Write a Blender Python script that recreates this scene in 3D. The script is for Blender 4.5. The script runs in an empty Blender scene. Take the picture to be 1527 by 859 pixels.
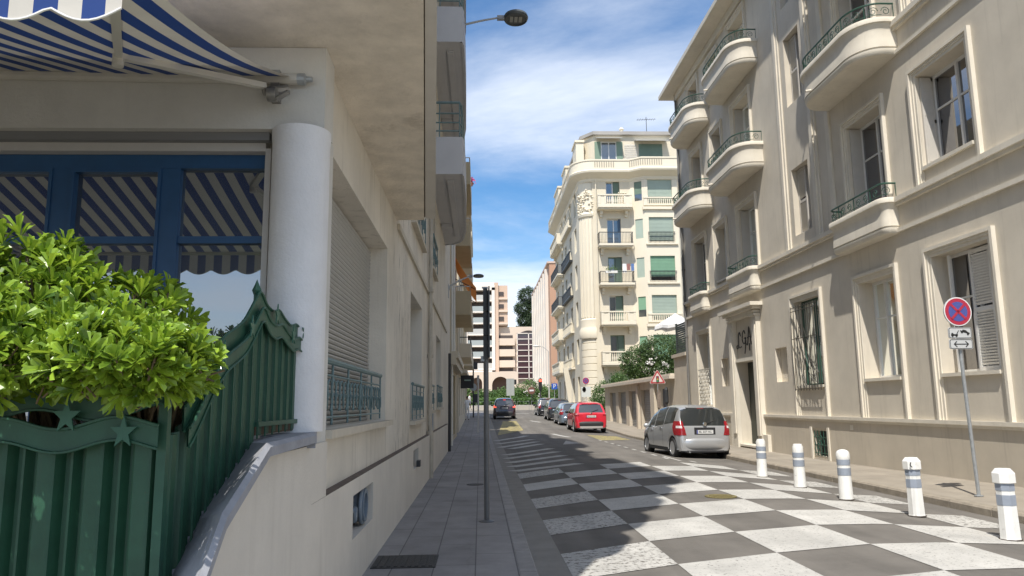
import bpy, math, random
import numpy as np
from mathutils import Vector, Matrix
R_ = math.radians
random.seed(7)
sc = bpy.context.scene
COL = sc.collection

# ------------------------------------------------------------------ camera, sky, sun, exposure
F_PX, CX, CY = 1116.0, 763.5, 429.5
yc = Vector(((716-CX)/F_PX, -(604-CY)/F_PX, -1)).normalized()
zc = Vector(((682-CX)/F_PX, (6730+CY)/F_PX, -1)); zc = (zc - yc*yc.dot(zc)).normalized()
xc = yc.cross(zc)
cam_d = bpy.data.cameras.new('camera'); cam = bpy.data.objects.new('camera', cam_d); COL.objects.link(cam)
rot = Matrix((xc, yc, zc))
cam.matrix_world = Matrix.Translation((0, 0, 1.6)) @ rot.to_4x4()
cam_d.sensor_width = 36; cam_d.lens = 36*F_PX/1527; cam_d.clip_start = .05; cam_d.clip_end = 3000
sc.camera = cam
SUN_TO = Vector((1, 2.75, -4.7)).normalized()
SUN_EL = math.asin(-SUN_TO.z); SUN_AZ = math.atan2(-SUN_TO.x, -SUN_TO.y)
w = bpy.data.worlds.new('World'); sc.world = w; w.use_nodes = True
nt = w.node_tree; nt.nodes.clear()
def N(t, **k):
    n = nt.nodes.new(t)
    for a, b in k.items(): setattr(n, a, b)
    return n
out = N('ShaderNodeOutputWorld'); bg = N('ShaderNodeBackground'); bg.inputs[1].default_value = .15
sky = N('ShaderNodeTexSky', sky_type='NISHITA'); sky.sun_disc = False
sky.sun_elevation = SUN_EL; sky.sun_rotation = SUN_AZ % (2*math.pi)
sky.air_density = 1.0; sky.dust_density = .6; sky.ozone_density = 2.0; sky.altitude = 20
tc = N('ShaderNodeTexCoord'); sx = N('ShaderNodeSeparateXYZ')
def L(a, b): nt.links.new(a, b)
def M(op, a, b=None, clamp=False):
    m = N('ShaderNodeMath', operation=op); m.use_clamp = clamp
    for i, v in enumerate((a, b)):
        if v is None: continue
        if isinstance(v, (int, float)): m.inputs[i].default_value = v
        else: L(v, m.inputs[i])
    return m.outputs[0]
L(tc.outputs['Generated'], sx.inputs[0])
zz = M('ADD', M('MAXIMUM', sx.outputs[2], 0), .12)
cx_ = N('ShaderNodeCombineXYZ'); L(M('DIVIDE', sx.outputs[0], zz), cx_.inputs[0]); L(M('DIVIDE', sx.outputs[1], zz), cx_.inputs[1])
n1 = N('ShaderNodeTexNoise'); n1.inputs['Scale'].default_value = .55; n1.inputs['Detail'].default_value = 9; n1.inputs['Roughness'].default_value = .62; n1.inputs['Distortion'].default_value = .5
mp = N('ShaderNodeMapping'); mp.inputs['Location'].default_value = (2.35, .4, 0); mp.inputs['Scale'].default_value = (1.0, 1.35, 1)
L(cx_.outputs[0], mp.inputs[0]); L(mp.outputs[0], n1.inputs['Vector'])
n2 = N('ShaderNodeTexNoise'); n2.inputs['Scale'].default_value = 2.2; n2.inputs['Detail'].default_value = 8; n2.inputs['Roughness'].default_value = .6
L(mp.outputs[0], n2.inputs['Vector'])
# cloud bank by height above the horizon: a thin bank low down, clear band, high veil above
el = N('ShaderNodeValToRGB'); L(sx.outputs[2], el.inputs[0])
cr = el.color_ramp; cr.elements[0].position = 0; cr.elements[0].color = (.7,)*3+(1,)
cr.elements[1].position = 1; cr.elements[1].color = (.55,)*3+(1,)
for p, v in ((.165, .66), (.20, .40), (.28, .36), (.33, .62), (.40, .72), (.46, .55), (.6, .5)):
    e = cr.elements.new(p); e.color = (v, v, v, 1)
dens = M('ADD', M('MULTIPLY', n1.outputs[0], .9), M('MULTIPLY', n2.outputs[0], .22))
dens = M('ADD', dens, el.outputs[0])
ramp = N('ShaderNodeMapRange'); ramp.interpolation_type = 'SMOOTHERSTEP'
L(dens, ramp.inputs[0]); ramp.inputs[1].default_value = .86; ramp.inputs[2].default_value = 1.45; ramp.inputs[3].default_value = 0; ramp.inputs[4].default_value = .88
mix = N('ShaderNodeMix', data_type='RGBA'); L(ramp.outputs[0], mix.inputs[0])
hs = N('ShaderNodeHueSaturation'); hs.inputs['Saturation'].default_value = 1.32; hs.inputs['Value'].default_value = .74; L(sky.outputs[0], hs.inputs['Color'])
L(hs.outputs[0], mix.inputs[6]); mix.inputs[7].default_value = (4.7, 5.0, 5.5, 1)
L(mix.outputs[2], bg.inputs[0]); L(bg.outputs[0], out.inputs[0])
sl = bpy.data.lights.new('sun', 'SUN'); sl.energy = 3.7; sl.angle = R_(.53); sl.color = (1, .955, .88)
so = bpy.data.objects.new('sun', sl); COL.objects.link(so); so.rotation_euler = SUN_TO.to_track_quat('-Z', 'Y').to_euler()
so.location = (-20, -55, 94)
sc.view_settings.view_transform = 'Standard'; sc.view_settings.look = 'None'; sc.view_settings.gamma = 1
sc.view_settings.use_curve_mapping = False
sc.view_settings.exposure = .62
sc.render.engine = 'CYCLES'; sc.cycles.use_denoising = True; sc.cycles.max_bounces = 8

# ------------------------------------------------------------------ materials
MAT = {}
def mat(name, col, rough=.7, var=.0, scale=3.0, bump=0.0, bscale=60, metal=0, coat=0, spec=.5, streak=0, tracks=0, col2=None, thr=None, emit=None, tint2=None):
    """procedural material: base colour with a soft large-scale variation (var), optional second colour in patches, streaks and bump"""
    if name in MAT: return MAT[name]
    m = bpy.data.materials.new(name); m.use_nodes = True; t = m.node_tree; b = t.nodes['Principled BSDF']
    b.inputs['Base Color'].default_value = (*col, 1); b.inputs['Roughness'].default_value = rough
    b.inputs['Metallic'].default_value = metal; b.inputs['Specular IOR Level'].default_value = spec
    if coat: b.inputs['Coat Weight'].default_value = coat; b.inputs['Coat Roughness'].default_value = .05
    if emit: b.inputs['Emission Color'].default_value = (*emit[:3], 1); b.inputs['Emission Strength'].default_value = emit[3]
    geo = t.nodes.new('ShaderNodeNewGeometry')
    cur = None
    if var or col2 or streak:
        rgb = t.nodes.new('ShaderNodeRGB'); rgb.outputs[0].default_value = (*col, 1); cur = rgb.outputs[0]
    if var:
        n = t.nodes.new('ShaderNodeTexNoise'); n.inputs['Scale'].default_value = scale; n.inputs['Detail'].default_value = 8; n.inputs['Roughness'].default_value = .65
        t.links.new(geo.outputs['Position'], n.inputs['Vector'])
        mr = t.nodes.new('ShaderNodeMapRange'); mr.inputs[1].default_value = .3; mr.inputs[2].default_value = .7; mr.inputs[3].default_value = 1-var; mr.inputs[4].default_value = 1+var
        t.links.new(n.outputs[0], mr.inputs[0])
        x = t.nodes.new('ShaderNodeMix'); x.data_type = 'RGBA'; x.blend_type = 'MULTIPLY'; x.inputs[0].default_value = 1
        t.links.new(cur, x.inputs[6]); t.links.new(mr.outputs[0], x.inputs[7]); cur = x.outputs[2]
    if col2:
        n = t.nodes.new('ShaderNodeTexNoise'); n.inputs['Scale'].default_value = thr[1]; n.inputs['Detail'].default_value = 10; n.inputs['Roughness'].default_value = thr[3] if len(thr) > 3 else .7
        t.links.new(geo.outputs['Position'], n.inputs['Vector'])
        mr = t.nodes.new('ShaderNodeMapRange'); mr.inputs[1].default_value = thr[0]; mr.inputs[2].default_value = thr[0]+thr[2]
        t.links.new(n.outputs[0], mr.inputs[0])
        x = t.nodes.new('ShaderNodeMix'); x.data_type = 'RGBA'
        t.links.new(mr.outputs[0], x.inputs[0]); t.links.new(cur, x.inputs[6]); x.inputs[7].default_value = (*col2, 1); cur = x.outputs[2]
    if streak:
        mpn = t.nodes.new('ShaderNodeMapping'); mpn.inputs['Scale'].default_value = (5, 5, .35)
        n = t.nodes.new('ShaderNodeTexNoise'); n.inputs['Scale'].default_value = 1.6; n.inputs['Detail'].default_value = 7; n.inputs['Roughness'].default_value = .6
        t.links.new(geo.outputs['Position'], mpn.inputs[0]); t.links.new(mpn.outputs[0], n.inputs['Vector'])
        mr = t.nodes.new('ShaderNodeMapRange'); mr.inputs[1].default_value = .55; mr.inputs[2].default_value = .8; mr.inputs[3].default_value = 0; mr.inputs[4].default_value = streak
        t.links.new(n.outputs[0], mr.inputs[0])
        x = t.nodes.new('ShaderNodeMix'); x.data_type = 'RGBA'
        s = tint2 or tuple(c*.45 for c in col)
        t.links.new(mr.outputs[0], x.inputs[0]); t.links.new(cur, x.inputs[6]); x.inputs[7].default_value = (*s, 1); cur = x.outputs[2]
    if tracks:   # wheel-polished and oily bands running along the street, plus fine cracks
        mpn = t.nodes.new('ShaderNodeMapping'); mpn.inputs['Scale'].default_value = (1.5, .11, 1)
        n = t.nodes.new('ShaderNodeTexNoise'); n.inputs['Scale'].default_value = 1.3; n.inputs['Detail'].default_value = 6; n.inputs['Roughness'].default_value = .55
        t.links.new(geo.outputs['Position'], mpn.inputs[0]); t.links.new(mpn.outputs[0], n.inputs['Vector'])
        vo = t.nodes.new('ShaderNodeTexVoronoi'); vo.feature = 'DISTANCE_TO_EDGE'; vo.inputs['Scale'].default_value = .42; vo.inputs['Randomness'].default_value = 1
        nd = t.nodes.new('ShaderNodeTexNoise'); nd.inputs['Scale'].default_value = 2.5; nd.inputs['Detail'].default_value = 5; t.links.new(geo.outputs['Position'], nd.inputs['Vector'])
        vm = t.nodes.new('ShaderNodeMix'); vm.data_type = 'VECTOR'; vm.inputs[0].default_value = .18; t.links.new(geo.outputs['Position'], vm.inputs[4]); t.links.new(nd.outputs['Color'], vm.inputs[5]); t.links.new(vm.outputs[1], vo.inputs['Vector'])
        cr_ = t.nodes.new('ShaderNodeMapRange'); cr_.inputs[1].default_value = .0; cr_.inputs[2].default_value = .006; cr_.inputs[3].default_value = .93; cr_.inputs[4].default_value = 1; t.links.new(vo.outputs[0], cr_.inputs[0])
        mr = t.nodes.new('ShaderNodeMapRange'); mr.inputs[1].default_value = .3; mr.inputs[2].default_value = .7; mr.inputs[3].default_value = 1-tracks; mr.inputs[4].default_value = 1+tracks*.6; t.links.new(n.outputs[0], mr.inputs[0])
        mu = t.nodes.new('ShaderNodeMath'); mu.operation = 'MULTIPLY'; t.links.new(mr.outputs[0], mu.inputs[0]); t.links.new(cr_.outputs[0], mu.inputs[1])
        x = t.nodes.new('ShaderNodeMix'); x.data_type = 'RGBA'; x.blend_type = 'MULTIPLY'; x.inputs[0].default_value = 1
        t.links.new(cur, x.inputs[6]); t.links.new(mu.outputs[0], x.inputs[7]); cur = x.outputs[2]
    if cur: t.links.new(cur, b.inputs['Base Color'])
    if bump:
        n = t.nodes.new('ShaderNodeTexNoise'); n.inputs['Scale'].default_value = bscale; n.inputs['Detail'].default_value = 6; n.inputs['Roughness'].default_value = .6
        t.links.new(geo.outputs['Position'], n.inputs['Vector'])
        bp = t.nodes.new('ShaderNodeBump'); bp.inputs['Strength'].default_value = bump; bp.inputs['Distance'].default_value = .01
        t.links.new(n.outputs[0], bp.inputs['Height']); t.links.new(bp.outputs[0], b.inputs['Normal'])
    MAT[name] = m
    return m
def glassy(name, col, refl=.5, rough=.02, tint=(.95, 1, 1)):
    if name in MAT: return MAT[name]
    m = bpy.data.materials.new(name); m.use_nodes = True; t = m.node_tree; b = t.nodes['Principled BSDF']; o = t.nodes['Material Output']
    b.inputs['Base Color'].default_value = (*col, 1); b.inputs['Roughness'].default_value = .3
    g = t.nodes.new('ShaderNodeBsdfGlossy'); g.inputs['Roughness'].default_value = rough; g.inputs['Color'].default_value = (*tint, 1)
    lw = t.nodes.new('ShaderNodeFresnel'); lw.inputs['IOR'].default_value = 1.5
    mr = t.nodes.new('ShaderNodeMapRange'); mr.inputs[1].default_value = .04; mr.inputs[2].default_value = 1; mr.inputs[3].default_value = refl; mr.inputs[4].default_value = 1
    t.links.new(lw.outputs[0], mr.inputs[0])
    x = t.nodes.new('ShaderNodeMixShader'); t.links.new(mr.outputs[0], x.inputs[0]); t.links.new(b.outputs[0], x.inputs[1]); t.links.new(g.outputs[0], x.inputs[2]); t.links.new(x.outputs[0], o.inputs[0])
    MAT[name] = m; return m
def leafy(name, col, col2, trans=.35, rough=.35, scale=9):
    if name in MAT: return MAT[name]
    m = bpy.data.materials.new(name); m.use_nodes = True; t = m.node_tree; b = t.nodes['Principled BSDF']; o = t.nodes['Material Output']
    geo = t.nodes.new('ShaderNodeNewGeometry'); n = t.nodes.new('ShaderNodeTexNoise'); n.inputs['Scale'].default_value = scale; n.inputs['Detail'].default_value = 3
    t.links.new(geo.outputs['Position'], n.inputs['Vector'])
    mr = t.nodes.new('ShaderNodeMapRange'); mr.inputs[1].default_value = .35; mr.inputs[2].default_value = .65; t.links.new(n.outputs[0], mr.inputs[0])
    rnd = t.nodes.new('ShaderNodeMix'); rnd.data_type = 'FLOAT'; rnd.inputs[0].default_value = .5
    t.links.new(mr.outputs[0], rnd.inputs[2]); t.links.new(geo.outputs['Random Per Island'], rnd.inputs[3])
    x = t.nodes.new('ShaderNodeMix'); x.data_type = 'RGBA'; x.inputs[6].default_value = (*col, 1); x.inputs[7].default_value = (*col2, 1)
    t.links.new(rnd.outputs[0], x.inputs[0]); t.links.new(x.outputs[2], b.inputs['Base Color']); b.inputs['Roughness'].default_value = rough
    tr = t.nodes.new('ShaderNodeBsdfTranslucent'); hsn = t.nodes.new('ShaderNodeHueSaturation'); hsn.inputs['Value'].default_value = 1.5; hsn.inputs['Hue'].default_value = .485
    t.links.new(x.outputs[2], hsn.inputs['Color']); t.links.new(hsn.outputs[0], tr.inputs[0])
    ms = t.nodes.new('ShaderNodeMixShader'); ms.inputs[0].default_value = trans
    t.links.new(b.outputs[0], ms.inputs[1]); t.links.new(tr.outputs[0], ms.inputs[2]); t.links.new(ms.outputs[0], o.inputs[0])
    MAT[name] = m; return m
# ------------------------------------------------------------------ mesh helpers
class MB:
    def __init__(s): s.v = []; s.f = []; s.m = []; s.cur = 0
    def add(s, vs, fs):
        o = len(s.v); s.v += [tuple(v) for v in vs]; s.f += [tuple(i+o for i in f) for f in fs]; s.m += [s.cur]*len(fs); return s
    def box(s, x0, x1, y0, y1, z0, z1):
        v = [(x, y, z) for x in (x0, x1) for y in (y0, y1) for z in (z0, z1)]
        return s.add(v, [(0, 1, 3, 2), (4, 6, 7, 5), (0, 4, 5, 1), (2, 3, 7, 6), (0, 2, 6, 4), (1, 5, 7, 3)])
    def obox(s, c, u, hu, v, hv, hw):
        """box centred c, half sizes along u, v and u x v"""
        c = Vector(c); u = Vector(u).normalized(); v = Vector(v).normalized(); w_ = u.cross(v)
        p = [c+u*a*hu+v*b*hv+w_*d*hw for a in (-1, 1) for b in (-1, 1) for d in (-1, 1)]
        return s.add(p, [(0, 1, 3, 2), (4, 6, 7, 5), (0, 4, 5, 1), (2, 3, 7, 6), (0, 2, 6, 4), (1, 5, 7, 3)])
    def quad(s, a, b, c, d): return s.add([a, b, c, d], [(0, 1, 2, 3)])
    def prism(s, poly, z0, z1):
        n = len(poly); v = [(x, y, z0) for x, y in poly]+[(x, y, z1) for x, y in poly]
        return s.add(v, [tuple(range(n))[::-1], tuple(range(n, 2*n))]+[(i, (i+1) % n, n+(i+1) % n, n+i) for i in range(n)])
    def plate(s, poly, o, u, v, th):
        """flat outline (a,b) in plane o+a*u+b*v given a thickness th along u x v"""
        o = Vector(o); u = Vector(u); v = Vector(v); w_ = u.cross(v).normalized()*th; n = len(poly)
        p = [o+u*a+v*b for a, b in poly]; q = [x+w_ for x in p]
        return s.add(p+q, [tuple(range(n))[::-1], tuple(range(n, 2*n))]+[(i, (i+1) % n, n+(i+1) % n, n+i) for i in range(n)])
    def tube(s, pts, r, n=8, cap=True):
        pts = [Vector(p) for p in pts]; rs = r if isinstance(r, (list, tuple)) else [r]*len(pts); vs = []
        ref = None
        for i, p in enumerate(pts):
            d = (pts[min(i+1, len(pts)-1)]-pts[max(i-1, 0)])
            d = d.normalized() if d.length > 1e-9 else Vector((0, 0, 1))
            if ref is None: ref = Vector((0, 0, 1)) if abs(d.z) < .9 else Vector((1, 0, 0))
            a = d.cross(ref).normalized(); b = d.cross(a).normalized(); ref = -b if False else ref
            if a.length < .5: a = Vector((1, 0, 0)); b = Vector((0, 1, 0))
            for k in range(n):
                t = 2*math.pi*k/n; vs.append(p+(a*math.cos(t)+b*math.sin(t))*rs[i])
        fs = [(i*n+k, i*n+(k+1) % n, (i+1)*n+(k+1) % n, (i+1)*n+k) for i in range(len(pts)-1) for k in range(n)]
        if cap: fs += [tuple(range(n))[::-1], tuple(range((len(pts)-1)*n, len(pts)*n))]
        return s.add(vs, fs)
    def lathe(s, prof, c=(0, 0, 0), n=20, axis='z'):
        vs = []
        for r, h in prof:
            for k in range(n):
                t = 2*math.pi*k/n; a, b = r*math.cos(t), r*math.sin(t)
                p = (a, b, h) if axis == 'z' else ((h, a, b) if axis == 'x' else (a, h, b))
                vs.append((p[0]+c[0], p[1]+c[1], p[2]+c[2]))
        m = len(prof)
        fs = [(i*n+k, i*n+(k+1) % n, (i+1)*n+(k+1) % n, (i+1)*n+k) for i in range(m-1) for k in range(n)]
        if prof[0][0] > 1e-6: fs.append(tuple(range(n))[::-1])
        if prof[-1][0] > 1e-6: fs.append(tuple(range((m-1)*n, m*n)))
        return s.add(vs, fs)
    def grid(s, P):
        """P[i][j] points"""
        r, c = len(P), len(P[0])
        return s.add([p for row in P for p in row], [(i*c+j, i*c+j+1, (i+1)*c+j+1, (i+1)*c+j) for i in range(r-1) for j in range(c-1)])
    def build(s, name, m, parent=None, smooth=None):
        me = bpy.data.meshes.new(name); me.from_pydata(s.v, [], s.f)
        for x in (m if isinstance(m, (list, tuple)) else [m]): me.materials.append(x)
        if max(s.m, default=0) > 0: me.polygons.foreach_set('material_index', s.m)
        if smooth is not None:
            me.polygons.foreach_set('use_smooth', [True]*len(me.polygons)); me.set_sharp_from_angle(angle=R_(smooth))
        me.update()
        o = bpy.data.objects.new(name, me); COL.objects.link(o)
        if parent is not None: o.parent = parent
        return o
def tag(o, label=None, cat=None, group=None, kind=None):
    if label: o['label'] = label
    if cat: o['category'] = cat
    if group: o['group'] = group
    if kind: o['kind'] = kind
    return o
def thing(name, label, cat, loc=(0, 0, 0), rz=0, group=None):
    o = bpy.data.objects.new(name, None); COL.objects.link(o); o.location = loc; o.rotation_euler = (0, 0, rz); o.empty_display_size = .2
    return tag(o, label, cat, group)
def dup(root, loc, rz, label=None, group=None, scale=None):
    r = root.copy(); COL.objects.link(r); r.location = loc; r.rotation_euler = (0, 0, rz)
    if label: r['label'] = label
    if group: r['group'] = group
    if scale: r.scale = scale
    for ch in list(root.children):
        c = ch.copy(); COL.objects.link(c); c.parent = r
        for g in list(ch.children):
            d = g.copy(); COL.objects.link(d); d.parent = c
    return r
def text_mesh(name, txt, size, m, parent, loc, rotm, ext=.002, spacing=1.0):
    cu = bpy.data.curves.new(name, 'FONT'); cu.body = txt; cu.size = size; cu.extrude = ext; cu.align_x = 'CENTER'; cu.align_y = 'CENTER'; cu.space_character = spacing; cu.resolution_u = 3
    t = bpy.data.objects.new('tmp', cu); COL.objects.link(t)
    dg = bpy.context.evaluated_depsgraph_get(); me = bpy.data.meshes.new_from_object(t.evaluated_get(dg)); bpy.data.objects.remove(t)
    me.materials.clear(); me.materials.append(m); me.name = name
    o = bpy.data.objects.new(name, me); COL.objects.link(o); o.parent = parent
    o.matrix_local = Matrix.Translation(loc) @ rotm.to_4x4(); return o
def lerp(a, b, t): return a+(b-a)*t

def facade(mb, O, U, Nn, u0, u1, z0, z1, ops):
    """wall sheet with openings; each opening (ua,ub,za,zb,depth) gets its four reveals. O origin, U along, Nn outward"""
    O = Vector(O); U = Vector(U).normalized(); Nn = Vector(Nn).normalized()
    us = sorted({u0, u1} | {o[0] for o in ops} | {o[1] for o in ops}); zs = sorted({z0, z1} | {o[2] for o in ops} | {o[3] for o in ops})
    us = [x for x in us if u0 <= x <= u1]; zs = [x for x in zs if z0 <= x <= z1]
    P = lambda u, z, d=0: tuple(O+U*u+Vector((0, 0, z))-Nn*d)
    for a, b in zip(us, us[1:]):
        for c, d in zip(zs, zs[1:]):
            mu, mz = (a+b)/2, (c+d)/2
            if any(o[0] < mu < o[1] and o[2] < mz < o[3] for o in ops): continue
            mb.quad(P(a, c), P(b, c), P(b, d), P(a, d))
    for a, b, c, d, e in ops:
        mb.quad(P(a, c), P(a, d), P(a, d, e), P(a, c, e)); mb.quad(P(b, c), P(b, d), P(b, d, e), P(b, c, e))
        mb.quad(P(a, c), P(b, c), P(b, c, e), P(a, c, e)); mb.quad(P(a, d), P(b, d), P(b, d, e), P(a, d, e))
class Frame:
    """local frame on a facade: u along, z up, d outward (+) from the wall plane"""
    def __init__(s, O, U, Nn): s.O = Vector(O); s.U = Vector(U).normalized(); s.N = Vector(Nn).normalized()
    def p(s, u, z, d=0): return s.O+s.U*u+s.N*d+Vector((0, 0, z))
    def box(s, mb, u0, u1, z0, z1, d0, d1):
        v = [s.p(u, z, d) for u in (u0, u1) for d in (d0, d1) for z in (z0, z1)]
        return mb.add(v, [(0, 1, 3, 2), (4, 6, 7, 5), (0, 4, 5, 1), (2, 3, 7, 6), (0, 2, 6, 4), (1, 5, 7, 3)])
    def ring(s, mb, u0, u1, z0, z1, w, d0, d1, bottom=True):
        s.box(mb, u0, u0+w, z0, z1, d0, d1); s.box(mb, u1-w, u1, z0, z1, d0, d1); s.box(mb, u0+w, u1-w, z1-w, z1, d0, d1)
        if bottom: s.box(mb, u0+w, u1-w, z0, z0+w, d0, d1)
def window(fr, par, u0, u1, z0, z1, d, fm, gm, leaves=2, bars=1, fw=.06, shutter=None, shm=None, half=None):
    """casement window set back to depth d (negative = inside the wall); frame > pane, and shutters as parts of the frame"""
    f = MB(); fr.ring(f, u0+.002, u1-.002, z0+.002, z1-.002, fw, d, d+.06)
    wl = (u1-u0-2*fw)/leaves
    for k in range(1, leaves): fr.box(f, u0+fw+wl*k-fw*.5, u0+fw+wl*k+fw*.5, z0+fw, z1-fw, d, d+.065)
    for k in range(1, bars+1):
        zb = lerp(z0, z1, k/(bars+1)) if bars > 1 else lerp(z0, z1, .62)
        for j in range(leaves): fr.box(f, u0+fw+wl*j+.03, u0+fw+wl*(j+1)-.03, zb-.018, zb+.018, d+.005, d+.05)
    o = f.build('window', fm, par)
    g = MB(); g.quad(*[fr.p(u, z, d+.02) for u, z in ((u0, z0), (u1, z0), (u1, z1), (u0, z1))]); g.build('pane', gm, o)
    return o
def louvre(fr, o, u0, u1, z0, z1, d, m, swing=None, pitch=.055):
    """louvred shutter leaf in the plane d; swing=(hinge u, angle) turns it about a vertical hinge"""
    s = MB()
    def P(u, z, dd):
        if swing:
            hu, a = swing; du = u-hu; return fr.p(hu+du*math.cos(a)-(dd-d)*math.sin(a)*0, z, d+abs(du)*math.sin(a)+(dd-d))
        return fr.p(u, z, dd)
    def bx(a, b, c, e, f_, g):
        v = [P(u, z, q) for u in (a, b) for q in (f_, g) for z in (c, e)]
        s.add(v, [(0, 1, 3, 2), (4, 6, 7, 5), (0, 4, 5, 1), (2, 3, 7, 6), (0, 2, 6, 4), (1, 5, 7, 3)])
    t = .055
    bx(u0, u0+t, z0, z1, d, d+.035); bx(u1-t, u1, z0, z1, d, d+.035)
    for zz0 in (z0, z1-.08, (z0+z1)/2-.04): bx(u0+t, u1-t, zz0, zz0+.08, d, d+.035)
    z = z0+.1
    while z < z1-.1:
        if abs(z-(z0+z1)/2) > .07:
            v = [P(u0+t, z, d+.004), P(u1-t, z, d+.004), P(u1-t, z+pitch*.75, d+.03), P(u0+t, z+pitch*.75, d+.03)]
            v2 = [Vector(x)+Vector((0, 0, .006)) for x in v]
            s.add(v+v2, [(3, 2, 1, 0), (4, 5, 6, 7), (0, 1, 5, 4), (2, 3, 7, 6), (1, 2, 6, 5), (3, 0, 4, 7)])
        z += pitch
    return s.build('shutter', m, o)

# shared materials
cream = mat('cream_stucco', (.625, .565, .465), .9, .10, .8, .3, 90, streak=.34, tint2=(.33, .29, .225))
cream_trim = mat('cream_trim', (.69, .635, .53), .85, .09, 1.3, .15, 80, streak=.3, tint2=(.36, .32, .25))
plinth_c = mat('plinth_render', (.54, .48, .385), .9, .08, 1.1, .3, 70, streak=.35, tint2=(.25, .21, .165))
white_paint = mat('white_paint', (.72, .71, .68), .5, .04, 4)
shutter_w = mat('white_shutter', (.52, .49, .44), .6, .05, 5)
glass_dark = glassy('window_glass', (.018, .018, .018), .05, .02, (.30, .30, .31))
glass_far = glassy('window_glass_far', (.05, .055, .06), .18, .08)
green_rail = mat('green_iron', (.03, .085, .06), .45, .15, 12)
stucco_b = mat('beige_left_stucco', (.65, .60, .51), .9, .13, .9, .45, 40, streak=.7, tint2=(.27, .235, .185))
soffit_m = mat('soffit_stucco', (.68, .61, .50), .95, .16, 3.2, 1.0, 22, col2=(.36, .30, .225), thr=(.575, 1.5, .22, .78))
white_wall = mat('white_render', (.72, .71, .70), .85, .07, 2.2, .5, 38, streak=.25, tint2=(.45, .43, .41))
low_wall_m = mat('low_wall_render', (.62, .575, .50), .85, .08, 1.3, .4, 50, streak=.3, tint2=(.4, .36, .3))
coping_m = mat('coping_grey', (.27, .275, .295), .8, .2, 4, .25, 40, col2=(.19, .19, .2), thr=(.58, 5, .2))
blue_frame = mat('blue_window_paint', (.022, .085, .20), .45, .1, 6)
alu = mat('pale_aluminium', (.52, .5, .47), .5, .05, 8)
steel = mat('galvanised_steel', (.33, .345, .35), .42, .18, 14, metal=.35)
darkgrey = mat('dark_grey_paint', (.035, .037, .04), .5, .2, 8)
black = mat('black_rubber', (.012, .012, .013), .7)
# ------------------------------------------------------------------ ground, road, pavements
def zr(x, y):
    r = .02*max(0, y-38) if y < 90 else 1.04+.03*(y-90)
    c = 0 if x < 5.2 else -.1*min(1, (x-5.2)/2.2)
    return r+c
def zs(x, y):   # right pavement
    base = .02*max(0, y-38)+.02
    return base+max(0, min(1, (20-y)/8))*.09*max(0, min(1, (x-7.5)/1.6))
asphalt = mat('asphalt', (.15, .137, .12), .9, .22, .9, .7, 110, col2=(.095, .086, .076), thr=(.56, 38, .25, .8), tracks=.22)
gutter_m = mat('gutter_concrete', (.23, .215, .19), .9, .14, 3, .3, 70)
kerb_m = mat('kerb_stone', (.28, .265, .25), .85, .2, 4, .4, 50)
kerb_r = mat('kerb_stone_pale', (.29, .25, .195), .85, .25, 5, .5, 40)
pave_r = mat('pavement_beige', (.30, .262, .21), .9, .16, 1.2, .35, 90, col2=(.21, .185, .15), thr=(.56, 3, .3), tracks=.12)
def paving(name, col, sx_, sy_):
    m = mat(name, col, .9, .16, 2.2, .3, 90, col2=tuple(c*.62 for c in col), thr=(.54, 1.3, .3), tracks=.08); t = m.node_tree; b = t.nodes['Principled BSDF']
    src = b.inputs['Base Color'].links[0].from_socket
    geo = t.nodes.new('ShaderNodeNewGeometry'); mp_ = t.nodes.new('ShaderNodeMapping'); mp_.inputs['Rotation'].default_value = (0, 0, R_(90)); mp_.inputs['Location'].default_value = (0, .05, 0)
    br = t.nodes.new('ShaderNodeTexBrick'); br.offset = .5; br.inputs['Scale'].default_value = 1; br.inputs['Brick Width'].default_value = sy_; br.inputs['Row Height'].default_value = sx_
    br.inputs['Mortar Size'].default_value = .007; br.inputs['Mortar Smooth'].default_value = .4; br.inputs['Color1'].default_value = (1, 1, 1, 1); br.inputs['Color2'].default_value = (.86, .86, .86, 1); br.inputs['Mortar'].default_value = (.42, .42, .42, 1)
    t.links.new(geo.outputs['Position'], mp_.inputs[0]); t.links.new(mp_.outputs[0], br.inputs['Vector'])
    x = t.nodes.new('ShaderNodeMix'); x.data_type = 'RGBA'; x.blend_type = 'MULTIPLY'; x.inputs[0].default_value = 1
    t.links.new(src, x.inputs[6]); t.links.new(br.outputs[0], x.inputs[7]); t.links.new(x.outputs[2], b.inputs['Base Color'])
    return m
pave_l = paving('pavement_tiles', (.27, .255, .245), .385, 1.05)
ground_m = mat('ground_earth', (.2, .18, .14), .95, .2, .2)
g = MB(); g.quad((-900, -300, -.6), (900, -300, -.6), (900, 1500, -.6), (-900, 1500, -.6)); tag(g.build('ground', ground_m), kind='structure')
ys = [-12, -6, 0, 4, 8, 12, 16, 20, 25, 30, 35, 38, 42, 50, 60, 70, 78, 90, 130, 190]
g = MB(); xs = [.5, 2, 4, 5.2, 6.3, 7.47]
g.grid([[(x, y, zr(x, y)) for x in xs] for y in ys[:17]])
g.grid([[(x, y, zr(x, y)) for x in (-60, 0, 5, 60)] for y in (78, 90, 100)])
tag(g.build('road', asphalt), kind='structure')
g = MB(); g.grid([[(x, y, zr(4, y)-.01) for x in (-90, 0, 5, 90)] for y in (99.9, 130, 190, 330)]); tag(g.build('verge_ground', mat('verge', (.22, .2, .15), .95, .2, .3)), kind='structure')
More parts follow.
